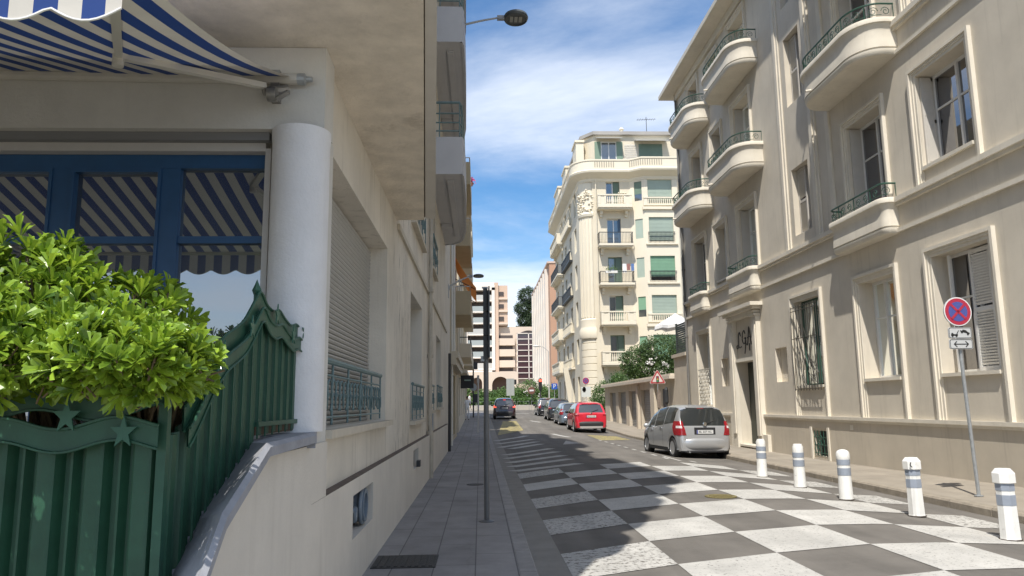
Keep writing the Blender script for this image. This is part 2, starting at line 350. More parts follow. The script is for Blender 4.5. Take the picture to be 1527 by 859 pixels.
# left kerb, gutter, pavement
g = MB(); g.grid([[(x, y, zr(1, y)+.004) for x in (.5, .86)] for y in ys[:17]]); tag(g.build('gutter', gutter_m), kind='structure')
g = MB()
for a, b in zip(ys[:16], ys[1:17]):
    n = max(1, int((b-a)/1.0)); 
    for k in range(n):
        y0, y1 = lerp(a, b, k/n), lerp(a, b, (k+1)/n)-.008; z0, z1 = zr(0, y0), zr(0, y1)
        v = [(.35, y0, z0-.1), (.51, y0, z0-.1), (.51, y0, z0+.105), (.495, y0, z0+.122), (.35, y0, z0+.122)]; v2 = [(x, y1, z+z1-z0) for x, _, z in v]
        g.add(v+v2, [(0, 1, 2, 3, 4), (9, 8, 7, 6, 5)]+[(i, (i+1) % 5, 5+(i+1) % 5, 5+i) for i in range(5)])
tag(g.build('kerb', kerb_m), kind='structure')
g = MB(); g.grid([[(x, y, zr(0, y)+.12) for x in (-1.3, .349)] for y in ys[:17]]); g.grid([[(x, y, zr(0, min(y, 90))+.10) for x in (-60, -1.301)] for y in (66, 70, 77)])
tag(g.build('pavement', pave_l), kind='structure')
# right kerb and pavement
g = MB()
for a, b in zip(ys[:16], ys[1:17]):
    n = max(1, int((b-a)/1.0))
    for k in range(n):
        y0, y1 = lerp(a, b, k/n), lerp(a, b, (k+1)/n)-.008; z0, z1 = zr(7.5, y0), zr(7.5, y1); j = random.uniform(-.006, .006)
        v = [(7.45+j, y0, z0-.1), (7.45+j, y0, z0+.10), (7.475+j, y0, z0+.13), (7.62, y0, z0+.13), (7.62, y0, z0-.1)]; v2 = [(x, y1, z+z1-z0) for x, _, z in v]
        g.add(v+v2, [(0, 1, 2, 3, 4), (9, 8, 7, 6, 5)]+[(i, (i+1) % 5, 5+(i+1) % 5, 5+i) for i in range(5)])
tag(g.build('kerb', kerb_r), kind='structure')
g = MB(); g.grid([[(x, y, zs(x, y)+.006) for x in (7.6, 8.2, 8.9, 9.5, 13)] for y in ys[:17]]); tag(g.build('pavement', pave_r), kind='structure')
# ---- painted markings (real paint sheets on the asphalt)
def worn(name, col, wear, scale=22):
    return mat(name, col, .8, .16, 1.3, .5, 90, col2=(.14, .128, .112), thr=(wear, scale, .06, .75), tracks=.14)
paint_w = worn('road_paint_white', (.47, .455, .42), .565, 24)
paint_worn = worn('road_paint_white_worn', (.46, .445, .41), .515, 15)
paint_y = worn('road_paint_yellow', (.36, .30, .12), .505, 7)
XC = [.86, 1.97, 3.16, 4.38, 5.41, 6.32, 7.05]
Y0 = [8.37, 9.03, 9.55, 9.96, 9.95, 9.87, 9.82]; DY = [1.19, 1.285, 1.336, 1.365, 1.34, 1.24, 1.22]
def ck(c, k): return (XC[c], Y0[c]+DY[c]*k)
def patch(mb, a, b, c, d, n=4):
    mb.grid([[(lambda p: (p[0], p[1], zr(*p)+.006))((lerp(lerp(a[0], b[0], i/n), lerp(d[0], c[0], i/n), j/n), lerp(lerp(a[1], b[1], i/n), lerp(d[1], c[1], i/n), j/n))) for i in range(n+1)] for j in range(n+1)])
gw, gy = MB(), MB()
for c in range(6):
    for k in range(-12, 8 if c < 5 else 7):
        if (c+k) % 2 == 1:
            if c == 0 and k > 7: continue
            patch(gy if (c == 5 or (c == 0 and k in (-1, 1, 3, 7))) else gw, ck(c, k), ck(c+1, k), ck(c+1, k+1), ck(c, k+1))
tag(gw.build('checker_marking', paint_w), kind='structure')
tag(gy.build('worn_checker_marking', paint_worn), kind='structure')
g = MB()
def stripe(a, b, w_, n=4):
    a = Vector(a); b = Vector(b); q = (b-a).normalized(); s = Vector((-q.y, q.x))*w_/2; patch(g, tuple(a-s), tuple(b-s), tuple(b+s), tuple(a+s), n)
for a, b in [((.8, 18.6), (2.69, 20.7)), ((.8, 19.9), (2.66, 22.47)), ((.8, 21.3), (2.63, 24.02)), ((.8, 22.9), (2.63, 25.94)), ((.8, 24.5), (2.59, 27.8)), ((1.1, 27.9), (2.5, 31.1)), ((.75, 28.9), (2.46, 33.0)), ((.72, 31.5), (2.42, 35.17)), ((.7, 34.2), (2.37, 38.9))]: stripe(a, b, .34)
for i, y in enumerate([22.0, 23.4, 24.9, 26.3, 27.7, 29.0, 30.3, 31.7, 33.2]): stripe((5.45-.02*(i), y), (5.45-.02*i, y+.65), .11)
stripe((5.62, 21.3), (5.62, 23.4), .09); stripe((5.95, 20.9), (5.9, 21.4), .09)
for a, b, c in [((3.75, 57.2), (4.0, 55.2), (4.3, 54.2)), ((3.8, 40.2), (4.05, 38.2), (4.35, 37))]:
    stripe(a, c, .22); 
patch(g, (3.3, 30.4), (4.15, 31.2), (4.1, 31.4), (3.75, 33.4), 2)
patch(g, (2.0, 74), (4.8, 74), (4.8, 74.5), (2.0, 74.5), 2); patch(g, (2.4, 69.5), (3.0, 69.5), (3.0, 73), (2.4, 73), 2)
tag(g.build('line_marking', paint_w), kind='structure')
g = MB()
patch(g, (.9, 39.5), (2.5, 44), (2.7, 57), (1.7, 57), 8); patch(g, (5.35, 33.6), (7.0, 35.2), (7.0, 38.5), (5.5, 39.3), 6)
tag(g.build('yellow_marking', paint_y), kind='structure')
# grates and covers
iron = mat('cast_iron', (.05, .047, .043), .6, .3, 30, .8, 120, metal=.4)
t = MB(); t.lathe([(.27, 0), (.27, .012), (.24, .014), (.235, .008), (0, .008)], (4.11, 13.05, .004), 28); 
for k in range(-3, 4): t.box(4.11-.2+abs(k)*.02, 4.31-abs(k)*.02, 13.05+k*.055, 13.05+k*.055+.02, .008, .018)
tag(t.build('manhole_cover', mat('iron_yellowed', (.17, .14, .055), .7, .3, 20, .6, 90)), 'round manhole cover with yellow paint set in the checkered road', 'manhole cover')
t = MB(); t.box(-1.02, -.42, 7.25, 7.83, .121, .128)
for k in range(9): t.box(-1.0+k*.064, -.965+k*.064, 7.28, 7.8, .128, .134)
tag(t.build('utility_cover', iron), 'rectangular dark iron cover in the pavement below the fan vent', 'access cover')
t = MB(); t.lathe([(.16, 0), (.16, .008), (0, .009)], (-.1, 14.5, .121), 24); tag(t.build('inspection_cover', iron), 'small round cover in the pavement past the signal pole', 'access cover')

# ------------------------------------------------------------------ right apartment building (beige, balconies)
RW = 9.3
rb = thing('apartment_building', 'long beige stucco apartment block with rounded balconies behind the white bollards', 'building', (RW, 20, 0))
rb_inv = Matrix.Translation((-RW, -20, 0))
class Rel(MB):
    """mesh written in world coordinates, stored relative to its thing"""
    def __init__(s, base): super().__init__(); s.base = base
    def build(s, name, m, parent=None, smooth=None):
        b = s.base; s.v = [(x-b[0], y-b[1], z-b[2]) for x, y, z in s.v]; return super().build(name, m, parent, smooth)
RB = (RW, 20, 0)
fr = Frame((RW, 0, 0), (0, 1, 0), (-1, 0, 0))
class FRel(Frame):
    pass
frr = Frame((0, -20, 0), (0, 1, 0), (-1, 0, 0))   # same frame in the building's own coordinates
ops = []
GF = {'G': (9.3, 11.0, 2.12, 4.55), 'B': (13.0, 14.75, 2.12, 4.52), 'A': (16.2, 17.78, 2.12, 4.45), 'C': (19.95, 21.6, 2.05, 4.5), 'F': (29.85, 31.4, 1.45, 4.45)}
F1 = {'G': (9.3, 10.95, 6.4, 8.4), 'B': (13.05, 14.7, 6.4, 8.4), 'A': (16.15, 17.75, 6.08, 8.4), 'C': (20.05, 21.15, 6.4, 8.4), 'D': (24.15, 25.75, 6.08, 8.4), 'E': (27.2, 28.45, 6.25, 8.35), 'F': (29.8, 31.4, 6.08, 8.4)}
F2 = {'G': (9.3, 10.95, 10.0, 12.2), 'B': (13.05, 14.7, 10.0, 12.2), 'A': (16.15, 17.75, 9.9, 12.2), 'C': (20.05, 21.1, 10.35, 12.5), 'D': (24.15, 25.75, 9.9, 12.2), 'E': (27.2, 28.3, 10.1, 12.15), 'F': (29.8, 31.2, 9.9, 12.2)}
F3 = {'G': (9.3, 10.95, 13.5, 15.3), 'B': (13.05, 14.7, 13.5, 15.3), 'A': (16.15, 17.75, 13.4, 15.3), 'C': (20.05, 21.1, 13.5, 15.2), 'D': (24.15, 25.75, 13.4, 15.3), 'E': (27.2, 28.3, 13.5, 15.2), 'F': (29.8, 31.2, 13.4, 15.3)}
for fl in (GF, F1, F2, F3):
    for k, (a, b, c, d) in fl.items(): ops.append((a, b, c, d, .42 if k != 'C' else .3))
ops.append((24.75, 26.7, .12, 3.0, .36)); ops.append((22.35, 23.25, 2.2, 3.25, .18)); ops.append((27.75, 28.6, 2.2, 3.25, .18)); ops.append((20.02, 20.85, .12, .8, .2))
wl = Rel(RB); facade(wl, (RW, 0, 0), (0, 1, 0), (-1, 0, 0), 4, 33.1, -.3, 15.9, ops)
wl.quad((RW, 33.1, -.3), (RW+12, 33.1, -.3), (RW+12, 33.1, 15.9), (RW, 33.1, 15.9)); wl.quad((RW, 4, -.3), (RW+12, 4, -.3), (RW+12, 4, 15.9), (RW, 4, 15.9)); wl.quad((RW+12, 4, -.3), (RW+12, 33.1, -.3), (RW+12, 33.1, 15.9), (RW+12, 4, 15.9))
wl.build('wall', cream, rb)
t = Rel(RB); t.box(8.59, RW+12.5, 3.6, 33.7, 15.9, 16.08); t.box(8.68, RW+12.4, 3.7, 33.6, 16.08, 16.2); t.box(RW-.12, RW+.001-.003, 3.9, 33.15, 15.6, 15.897); t.build('roof', cream_trim, rb)
t = Rel(RB)   # mouldings, string courses, plinth
def mould(z0, z1, out_, y0, y1): t.box(RW-out_, RW-.002, y0, y1, z0, z1)
for y0, y1 in ((4, 24.38), (27.54, 33.15)): mould(1.12, 1.2, .09, y0, y1); mould(1.06, 1.12, .055, y0, y1); mould(-.3, 1.06, .03, y0, y1) if False else None
for y0, y1 in ((4, 15.85), (18.35, 24.1), (26.45, 29.55), (31.5, 33.15)):
    mould(5.93, 6.04, .13, y0, y1); mould(5.86, 5.93, .08, y0, y1); mould(5.27, 5.36, .07, y0, y1)
mould(9.82, 9.93, .13, 4, 15.3); mould(9.74, 9.82, .08, 4, 15.3); mould(9.2, 9.28, .07, 4, 15.3)
for y in (19.55, 21.62): mould(6.04, 15.6, .09, y-.09, y+.09); mould(6.04, 15.6, .05, y-.19, y-.09); 
mould(6.04, 15.6, .06, 18.55, 18.75)
t.build('moulding', cream_trim, rb)
# thin plinth skin with vent openings
t = Rel(RB); facade(t, (RW-.03, 0, 0), (0, 1, 0), (-1, 0, 0), 4, 24.36, -.3, 1.06, [(19.95, 20.92, .06, .86, .03)]); facade(t, (RW-.03, 0, 0), (0, 1, 0), (-1, 0, 0), 27.56, 33.12, -.3, 1.06, [])
t.build('plinth', plinth_c, rb)
def surround(y0, y1, z0, z1, bottom):
    t = Rel(RB); W = .2
    for w0, w1, o_ in ((0, .07, .085), (.07, .13, .05), (.13, W, .028)):
        t.box(RW-o_, RW-.002, y0+w0, y0+w1, z0, z1-w0); t.box(RW-o_, RW-.002, y1-w1, y1-w0, z0, z1-w0); t.box(RW-o_, RW-.002, y0+w1, y1-w1, z1-w1, z1-w0)
    if bottom: t.box(RW-.07, RW-.002, y0+W, y1-W, bottom-.07, bottom)
    t.build('window_surround', cream_trim, rb)
curt = glassy('curtained_glass', (.13, .12, .105), .05, .08)
for fi, fl in enumerate((GF, F1, F2, F3)):
    for k, (a, b, c, d) in fl.items():
        if k != 'C' or fi == 0:
            zb = {0: 1.2, 1: 6.05}.get(fi, c-.02); 
            if fi == 1 and k in 'BEG': zb = 6.05
            surround(a-.2, b+.2, zb if fi < 2 else c-.1, d+.2 if fi else d+.18, c)
        dep = -.40 if k != 'C' else -.28
        if fi == 0 and k == 'C': continue
        o = window(frr, rb, a, b, c, d, dep, white_paint if k != 'C' else shutter_w, curt if (k in 'AGF' and fi == 0) or k in 'DE' else glass_dark, 3 if (k in 'AGF' and fi == 0) else 2, 1, .06)
        if k == 'B' and fi == 0:
            louvre(frr, o, a+.40, a+1.0, c+.02, d-.04, -.30, white_paint); louvre(frr, o, a+.02, a+.38, c+.02, d-.04, -.33, shutter_w); q_ = Rel(RB); q_.box(RW+.16, RW+.21, b-.30, b-.25, c+.02, d-.04); q_.build('shutter', white_paint, o)
        elif k == 'B' and fi == 1: louvre(frr, o, b-.05, b-.01, c+.02, d-.04, -.33, shutter_w, None)
        if k in 'BADF' and fi >= 1:   # shutter folded back against the far jamb
            s = Rel(RB); s.box(RW+.06, RW+.36, b-.05, b-.012, c+.03, d-.03)
            for q in range(2): s.box(RW+.1, RW+.33, b-.056, b-.05, c+.12+q*(d-c)/2, c+(q+1)*(d-c)/2-.08)
            s.build('shutter', shutter_w, o)
        if k == 'C': louvre(frr, o, (a+b)/2, b-.02, c+.02, d-.02, -.2, shutter_w)
# ground-floor window C : iron grille
def bars(mb, y0, y1, z0, z1, x, nx, nz, r=.012, rnd=0, dy=0):
    for i in range(nx+1): mb.tube([(x, lerp(y0, y1, i/nx), z0), (x, lerp(y0, y1, i/nx), z1)], r, 5)
    for j in range(nz+1): mb.tube([(x, y0, lerp(z0, z1, j/nz)), (x, y1, lerp(z0, z1, j/nz))], r, 5)
o = window(frr, rb, 19.95, 21.6, 2.05, 4.5, -.28, green_rail, glassy('bright_pane', (.42, .42, .4), .2), 2, 0, .05)
t = Rel(RB); random.seed(11)
iron_b = mat('iron_bronze', (.06, .055, .045), .5, .2, 10)
xg = RW-.12
for i in range(10): t.tube([(xg, 19.95+i*.184, 1.9), (xg-.03*math.sin(i), 19.95+i*.184+random.uniform(-.08, .08), 2.8), (xg, 19.95+i*.184, 4.35)], .011, 5)
for i in range(26):
    y = random.uniform(20, 21.2); z = random.uniform(1.95, 3.9); t.tube([(xg, y, z), (xg, y+random.uniform(-.1, .45), z+random.uniform(.2, .6))], .010, 5)
for z in (1.95, 3.4, 4.2, 4.3): t.tube([(xg, 19.93, z), (xg, 21.63, z)], .012, 5)
t.build('window_grille', iron_b, rb)
t = Rel(RB); t.box(RW+.02, RW+.2, 19.95, 21.6, 1.98, 2.05); t.build('window_sill', cream_trim, rb)
# window F lattice
t = Rel(RB)
for i in range(-6, 9):
    y = 29.85+i*.2
    for s_ in (1, -1):
        p0 = [y, 1.5]; pts = []
        for q in range(9):
            yy = y+s_*(q/8*1.0)+(0 if s_ == 1 else .6); zz_ = 1.5+q/8*1.45
            if 29.85 <= yy <= 31.4: pts.append((RW-.1, yy, zz_))
        if len(pts) > 1: t.tube(pts, .014, 5)
for z in (1.5, 2.95): t.tube([(RW-.1, 29.85, z), (RW-.1, 31.4, z)], .016, 5)
t.build('window_grille', mat('white_iron', (.5, .47, .4), .6), rb)
# basement vent grille
t = Rel(RB); 
for i in range(5): t.tube([(RW-.02, 20.06+i*.185, .12), (RW-.02, 20.06+i*.185, .8)], .012, 5)
for z in (.2, .42, .62): t.tube([(RW-.02, 20.02, z), (RW-.02, 20.85, z)], .012, 5)
for cy_, cz_ in ((20.3, .5), (20.6, .38), (20.45, .6)): t.tube([(RW-.02, cy_+.09*math.cos(a), cz_+.09*math.sin(a)) for a in np.linspace(0, 6.28, 13)], .01, 4)
t.build('vent_grille', green_rail, rb)
t = Rel(RB); t.box(RW+.19, RW+.21, 19.95, 20.95, 0, .9); t.build('vent_back', darkgrey, rb)
t = Rel(RB); t.box(RW-.065, RW-.032, 19.86, 19.96, .02, .9); t.box(RW-.065, RW-.032, 20.9, 21.0, .02, .9); t.box(RW-.08, RW-.032, 19.86, 21.0, -.03, .02); t.box(RW-.04, RW-.031, 18.55, 18.7, .88, 1.0); t.build('vent_surround', cream_trim, rb)
# entrance
t = Rel(RB)
for y0, y1 in ((24.35, 24.74), (26.71, 27.08)):
    t.box(RW-.16, RW-.002, y0, y1, 0, 4.45); t.box(RW-.2, RW-.16, y0+.06, y1-.06, .5, 4.3); t.box(RW-.22, RW-.002, y0-.04, y1+.04, 4.45, 4.52); t.box(RW-.24, RW-.002, y0-.02, y1+.02, 4.56, 4.62)
t.box(RW-.12, RW-.002, 27.09, 27.5, 0, 1.2); t.box(RW-.14, RW-.002, 23.95, 24.4, 0, .55)
t.box(RW-.3, RW-.002, 24.2, 27.3, 4.66, 4.76); t.box(RW-.42, RW-.002, 24.05, 27.45, 4.76, 4.88); t.box(RW-.2, RW-.002, 24.4, 27.0, 4.5, 4.66)
t.box(RW-.1, RW-.002, 24.75, 26.7, 3.0, 3.12); t.box(RW-.1, RW+.32, 24.76, 26.69, .08, .14)
t.build('door_surround', cream_trim, rb)
dm = mat('dark_green_door', (.022, .03, .022), .5, .2, 6)
t = Rel(RB); t.box(RW+.33, RW+.38, 24.8, 26.66, .12, 3.0); 
for y0, y1 in ((24.9, 25.62), (25.76, 26.5)):
    for z0, z1 in ((.3, 1.0), (1.15, 2.7)): t.box(RW+.31, RW+.33, y0, y1, z0, z1)
dr = t.build('door', dm, rb); t = Rel(RB); t.tube([(RW+.29, 25.66, 1.05), (RW+.29, 25.66, 1.35)], .015, 6); t.build('handle', steel, dr)
t = Rel(RB); t.box(RW+.17, RW+.2, 22.3, 23.3, 2.15, 3.3); t.build('niche', cream, rb); t = Rel(RB); t.box(RW+.17, RW+.2, 27.7, 28.65, 2.15, 3.3); t.build('niche', cream, rb)
# wrought-iron letters over the door (L G A in a flowing hand)
def stroke(pts, y, z, s, n=6):
    P = [Vector((RW-.1, y-p[0]*s, z+p[1]*s)) for p in pts]; Q = []
    for i in range(len(P)-1):
        p0, p1, p2, p3 = P[max(i-1, 0)], P[i], P[i+1], P[min(i+2, len(P)-1)]
        for k in range(n):
            u = k/n; Q.append(.5*((2*p1)+(-p0+p2)*u+(2*p0-5*p1+4*p2-p3)*u*u+(-p0+3*p1-3*p2+p3)*u**3))
    Q.append(P[-1]); lt.tube(Q, .021, 6)
lt = Rel(RB)
stroke([(.62, .72), (.5, .95), (.3, .8), (.28, .45), (.22, .12), (0, .05), (-.02, .2), (.15, .22), (.45, .08), (.7, .12)], 26.42, 3.45, .62)
stroke([(.6, .75), (.45, .95), (.2, .75), (.15, .42), (.35, .2), (.6, .3), (.62, .5), (.45, .5), (.7, .5), (.62, .1), (.45, -.35)], 25.95, 3.48, .62)
stroke([(0, .1), (.12, .05), (.3, .5), (.45, 1.0), (.6, .5), (.7, .05), (.82, .15)], 25.45, 3.52, .62); stroke([(.15, .42), (.4, .48), (.75, .42)], 25.45, 3.52, .62); stroke([(.42, .1), (.42, -.3)], 25.45, 3.52, .62)
lt.build('lettering', mat('letter_iron', (.05, .045, .035), .6), rb)
# drainpipe at the far corner
t = Rel(RB); t.tube([(RW-.08, 33.0, 0), (RW-.08, 33.0, 15.9)], .055, 10)
for z in (1.5, 4.5, 7.5, 10.5, 13.5): t.lathe([(.075, z), (.075, z+.08)], (RW-.08, 33.0, 0), 10)
t.build('drainpipe', mat('pipe_grey', (.16, .155, .145), .6, .1, 5), rb)
# balconies
def outline(yn, yf, proj, rad, ins, n=9):
    """plan outline from near wall point round to far wall point; ins = inset"""
    p = [(RW, yn+ins)]; X = RW-proj+ins; r = rad
    if proj-r-ins > .02: p.append((RW-(proj-r)*.999, yn+ins))
    ry = min(r*1.25, (yf-yn)/2-.05)
    for k in range(n+1):
        a = math.pi/2*k/n; p.append((RW-(proj-r)-(r-ins)*math.sin(a), yn+ins+(ry-ins)*(1-math.cos(a))))
    for k in range(n+1):
        a = math.pi/2*k/n; p.append((RW-(proj-r)-(r-ins)*math.cos(a), yf-ry+(ry-ins)*math.sin(a)))
    p.append((RW, yf-ins)); return p
def balcony(yn, yf, zb, zt, proj, rad, rail=.36, spout=True):
    rings = [(.12, zb), (.07, zb+.012), (.03, zb+.07), (.03, zb+.13), (.045, zb+.135), (.045, zb+.16), (.02, zb+.17), (.03, zb+.35), (.05, zb+.55 if zt-zb > .8 else zb+.45), (.035, zt-.22), (0, zt-.13), (-.04, zt-.115), (-.045, zt-.02), (-.03, zt), (.14, zt), (.14, zt-.28)]
    t = Rel(RB); P = [[(x, y, z) for x, y in outline(yn, yf, proj, rad, i)] for i, z in rings]
    t.grid(P); n = len(P[0]); t.add(P[0], [tuple(range(n))]); t.add(P[-1], [tuple(range(n))])
    if spout: t.tube([(RW-proj+.05, lerp(yn, yf, .72), zb+.2), (RW-proj-.12, lerp(yn, yf, .72), zb+.17)], .035, 8)
    o = t.build('balcony', cream_trim, rb, 40)
    t = Rel(RB); ol = outline(yn+.02, yf-.02, proj, rad, .04)
    top = [(x, y, zt+rail) for x, y in ol]; t.tube(top, .022, 7)
    t.tube([(x, y, zt+rail*.25) for x, y in ol[1:-1]], .009, 5)
    cum = [0]
    for a, b in zip(ol, ol[1:]): cum.append(cum[-1]+math.dist(a, b))
    def at(s):
        for i in range(len(cum)-1):
            if cum[i] <= s <= cum[i+1]:
                u = (s-cum[i])/(cum[i+1]-cum[i]+1e-9); return lerp(ol[i][0], ol[i+1][0], u), lerp(ol[i][1], ol[i+1][1], u)
        return ol[-1]
    Lh = cum[-1]; npost = max(3, int(Lh/.62))
    for k in range(npost+1):
        x, y = at(Lh*k/npost); t.tube([(x, y, zt), (x, y, zt+rail)], .012, 5)
    for k in range(npost):
        for s_ in (.28, .72):
            pts = []
            for a in np.linspace(0, 9.0, 14):
                rr = rail*.30*(1-a/12); x, y = at(Lh*(k+s_)/npost+rr*math.cos(a)*(1 if s_ < .5 else -1)); pts.append((x, y, zt+rail*.5+rr*math.sin(a)))
            t.tube(pts, .009, 4)
    t.build('railing', green_rail, o)
    return o
balcony(15.2, 18.62, 9.2, 10.05, .9, .62)
balcony(23.1, 26.9, 12.8, 13.62, .9, .62); balcony(23.15, 26.9, 9.2, 10.05, .9, .62)
balcony(28.4, 31.9, 12.8, 13.62, .9, .62); balcony(28.4, 31.9, 9.2, 10.05, .9, .62); balcony(15.2, 18.62, 12.8, 13.62, .9, .62)
for a, b in ((15.75, 18.4), (24.0, 26.5), (29.5, 31.5)): balcony(a, b, 5.25, 6.06, .36, .18, .34, False)
t = Rel(RB); t.lathe([(.09, -.02), (.09, 0)], (RW-.01, 22.9, 15.0), 14, 'x'); t.lathe([(.07, -.03), (.07, -.02)], (RW-.01, 22.9, 15.0), 14, 'x'); t.build('wall_vent', darkgrey, rb)

# ------------------------------------------------------------------ left apartment building
LB = (-1.12, 14, 0)
lb = thing('apartment_building', 'beige stained building with roller shutter, teal window rails and overhanging upper floors beside the pavement', 'building', LB)
W1 = -1.12
WO = [(5.35, 9.0, 1.44, 3.5, .24), (12.1, 14.5, 1.36, 3.45, .3), (16.15, 17.75, 1.5, 3.4, .3), (19.3, 21.5, 1.55, 3.4, .3)]
UP = [(12.1, 14.5, 4.65, 6.5, .3), (16.9, 18.6, 4.75, 6.3, .3)]
for z in (7.2, 10.4, 13.6, 16.8, 20.0): UP += [(16.9, 18.5, z, z+2.1, .3), (20.4, 21.4, z, z+2.1, .3), (11.5, 13.6, z+.6, z+2.0, .3), (25.3, 27, z+.6, z+2.0, .3)]
def add_cracks(m):   # long dark run-off cracks in the render between the first two windows
    t = m.node_tree; b = t.nodes['Principled BSDF']; src = b.inputs['Base Color'].links[0].from_socket; geo = t.nodes.new('ShaderNodeNewGeometry')
    mpn = t.nodes.new('ShaderNodeMapping'); mpn.inputs['Scale'].default_value = (9, 5.5, .7); n = t.nodes.new('ShaderNodeTexNoise'); n.inputs['Scale'].default_value = 2.2; n.inputs['Detail'].default_value = 9; n.inputs['Roughness'].default_value = .75
    t.links.new(geo.outputs['Position'], mpn.inputs[0]); t.links.new(mpn.outputs[0], n.inputs['Vector'])
    mr = t.nodes.new('ShaderNodeMapRange'); mr.inputs[1].default_value = .565; mr.inputs[2].default_value = .62; t.links.new(n.outputs[0], mr.inputs[0])
    sp = t.nodes.new('ShaderNodeSeparateXYZ'); t.links.new(geo.outputs['Position'], sp.inputs[0])
    r = t.nodes.new('ShaderNodeValToRGB'); mm = t.nodes.new('ShaderNodeMapRange'); mm.inputs[1].default_value = 8; mm.inputs[2].default_value = 14; t.links.new(sp.outputs[1], mm.inputs[0]); t.links.new(mm.outputs[0], r.inputs[0])
    r.color_ramp.elements[0].position = .2; r.color_ramp.elements[0].color = (0, 0, 0, 1); r.color_ramp.elements[1].position = .72; r.color_ramp.elements[1].color = (0, 0, 0, 1); e = r.color_ramp.elements.new(.4); e.color = (1, 1, 1, 1); e = r.color_ramp.elements.new(.62); e.color = (1, 1, 1, 1)
    mu = t.nodes.new('ShaderNodeMath'); mu.operation = 'MULTIPLY'; t.links.new(mr.outputs[0], mu.inputs[0]); t.links.new(r.outputs[0], mu.inputs[1])
    x = t.nodes.new('ShaderNodeMix'); x.data_type = 'RGBA'; t.links.new(mu.outputs[0], x.inputs[0]); t.links.new(src, x.inputs[6]); x.inputs[7].default_value = (.10, .085, .07, 1); t.links.new(x.outputs[2], b.inputs['Base Color'])
add_cracks(stucco_b)
wl = Rel(LB); facade(wl, (W1, 0, 0), (0, 1, 0), (1, 0, 0), 5.17, 24.95, .9, 4.0, WO); facade(wl, (W1, 0, 0), (0, 1, 0), (1, 0, 0), 10.0, 28, 4.0, 21.4, UP)
# upper overhanging volume with a slightly splayed front
pl = [(-.262, 4.05), (-.62, 9.98), (-1.121, 9.98), (-1.121, 28), (-13, 28), (-13, 3.88)]
for a, b in zip(pl[:2], pl[1:3]): wl.quad((*a, 4.14), (*b, 4.14), (*b, 21.4), (*a, 21.4))
for a, b in zip(pl[3:], pl[4:]+pl[:1]): wl.quad((*a, 4.14), (*b, 4.14), (*b, 21.4), (*a, 21.4))
wl.add([(x, y, 21.4) for x, y in pl], [tuple(range(6))]); wl.quad((-1.12, 5.17, 4.0), (-1.12, 10.0, 4.0), (-1.12, 10.0, 4.099), (-1.12, 5.17, 4.099))
wl.quad((-1.12, 24.95, 0), (-1.12, 24.95, 4.1), (-13, 24.95, 4.1), (-13, 24.95, 0)); wl.quad((-1.12, 28, 0), (-1.12, 28, 4.1), (-13, 28, 4.1), (-13, 28, 0)); wl.quad((W1, 24.95, 3.4), (W1, 28, 3.4), (W1, 28, 4.0), (W1, 24.95, 4.0)); wl.quad((W1, 24.95, -.1), (W1, 28, -.1), (W1, 28, 3.4), (W1, 24.95, 3.4))
wl.build('wall', stucco_b, lb)
t = Rel(LB); t.add([(-.32, 4.07, 4.1), (-.752, 9.98, 4.1), (-1.125, 9.98, 4.1), (-1.125, 5.05, 4.1), (-13, 5.05, 4.1), (-13, 3.9, 4.1)], [tuple(range(6))])
t.add([(-.32, 4.07, 4.1), (-.752, 9.98, 4.1), (-.752, 9.98, 4.14), (-.32, 4.07, 4.14)], [(0, 1, 2, 3)])
t.quad((-.752, 9.975, 4.1), (-1.125, 9.975, 4.1), (-1.125, 9.975, 4.14), (-.752, 9.975, 4.14))
t.build('soffit', soffit_m, lb)
t = Rel(LB); t.add([(-.325, 4.25, 4.12), (-.735, 9.97, 4.12), (-.60, 9.99, 4.12), (-.25, 4.24, 4.12), (-.325, 4.25, 4.3), (-.735, 9.97, 4.3), (-.60, 9.99, 4.3), (-.25, 4.24, 4.3)], [(0, 1, 2, 3), (7, 6, 5, 4), (0, 4, 5, 1), (1, 5, 6, 2), (2, 6, 7, 3), (3, 7, 4, 0)]); t.build('soffit_lip', mat('lip_render', (.56, .53, .47), .85, .06, 3), lb)
t = Rel(LB)  # corner pier behind the column, beam and header of the terrace window wall
t.box(-13, -1.07, 5.0, 5.3, 3.5, 4.097); t.box(-1.32, -1.075, 5.0, 5.36, .9, 3.5)
t.build('beam', mat('beam_render', (.60, .58, .53), .9, .08, 2.2, .4, 45, streak=.2), lb)
t = Rel(LB); t.lathe([(.195, 1.44), (.195, 3.4), (.2, 3.43), (.2, 3.498)], (-1.24, 5.08, 0), 40); t.build('column', white_wall, lb, 40)
# plinth with vents, top ledge dark with dirt
t = Rel(LB); facade(t, (-1.05, 0, 0), (0, 1, 0), (1, 0, 0), 4.75, 24.97, -.2, 1.0, [(6.42, 7.58, .52, .87, .12), (12.1, 13.05, .6, .9, .2)])
t.quad((-1.05, 4.75, -.2), (-1.05, 4.75, 1.0), (-1.3, 4.75, 1.0), (-1.3, 4.75, -.2)); t.build('plinth', low_wall_m, lb)
t = Rel(LB); t.quad((-1.05, 4.75, 1.0), (-1.05, 24.97, 1.0), (-1.13, 24.97, 1.01), (-1.13, 4.75, 1.01)); t.build('plinth_ledge', mat('ledge_dirt', (.12, .09, .07), .9, .3, 9), lb)
t = Rel(LB); t.box(-1.19, -1.17, 6.4, 7.6, .5, .9); t.box(-1.27, -1.25, 12.1, 13.05, .6, .9); t.build('vent_back', mat('vent_rust', (.07, .035, .025), .8, .3, 9), lb)
t = Rel(LB); t.tube([(-1.09, 7.2+.14*math.cos(a)*1.25, .70+.155*math.sin(a)) for a in np.linspace(0, 2*math.pi, 25)], .018, 8)
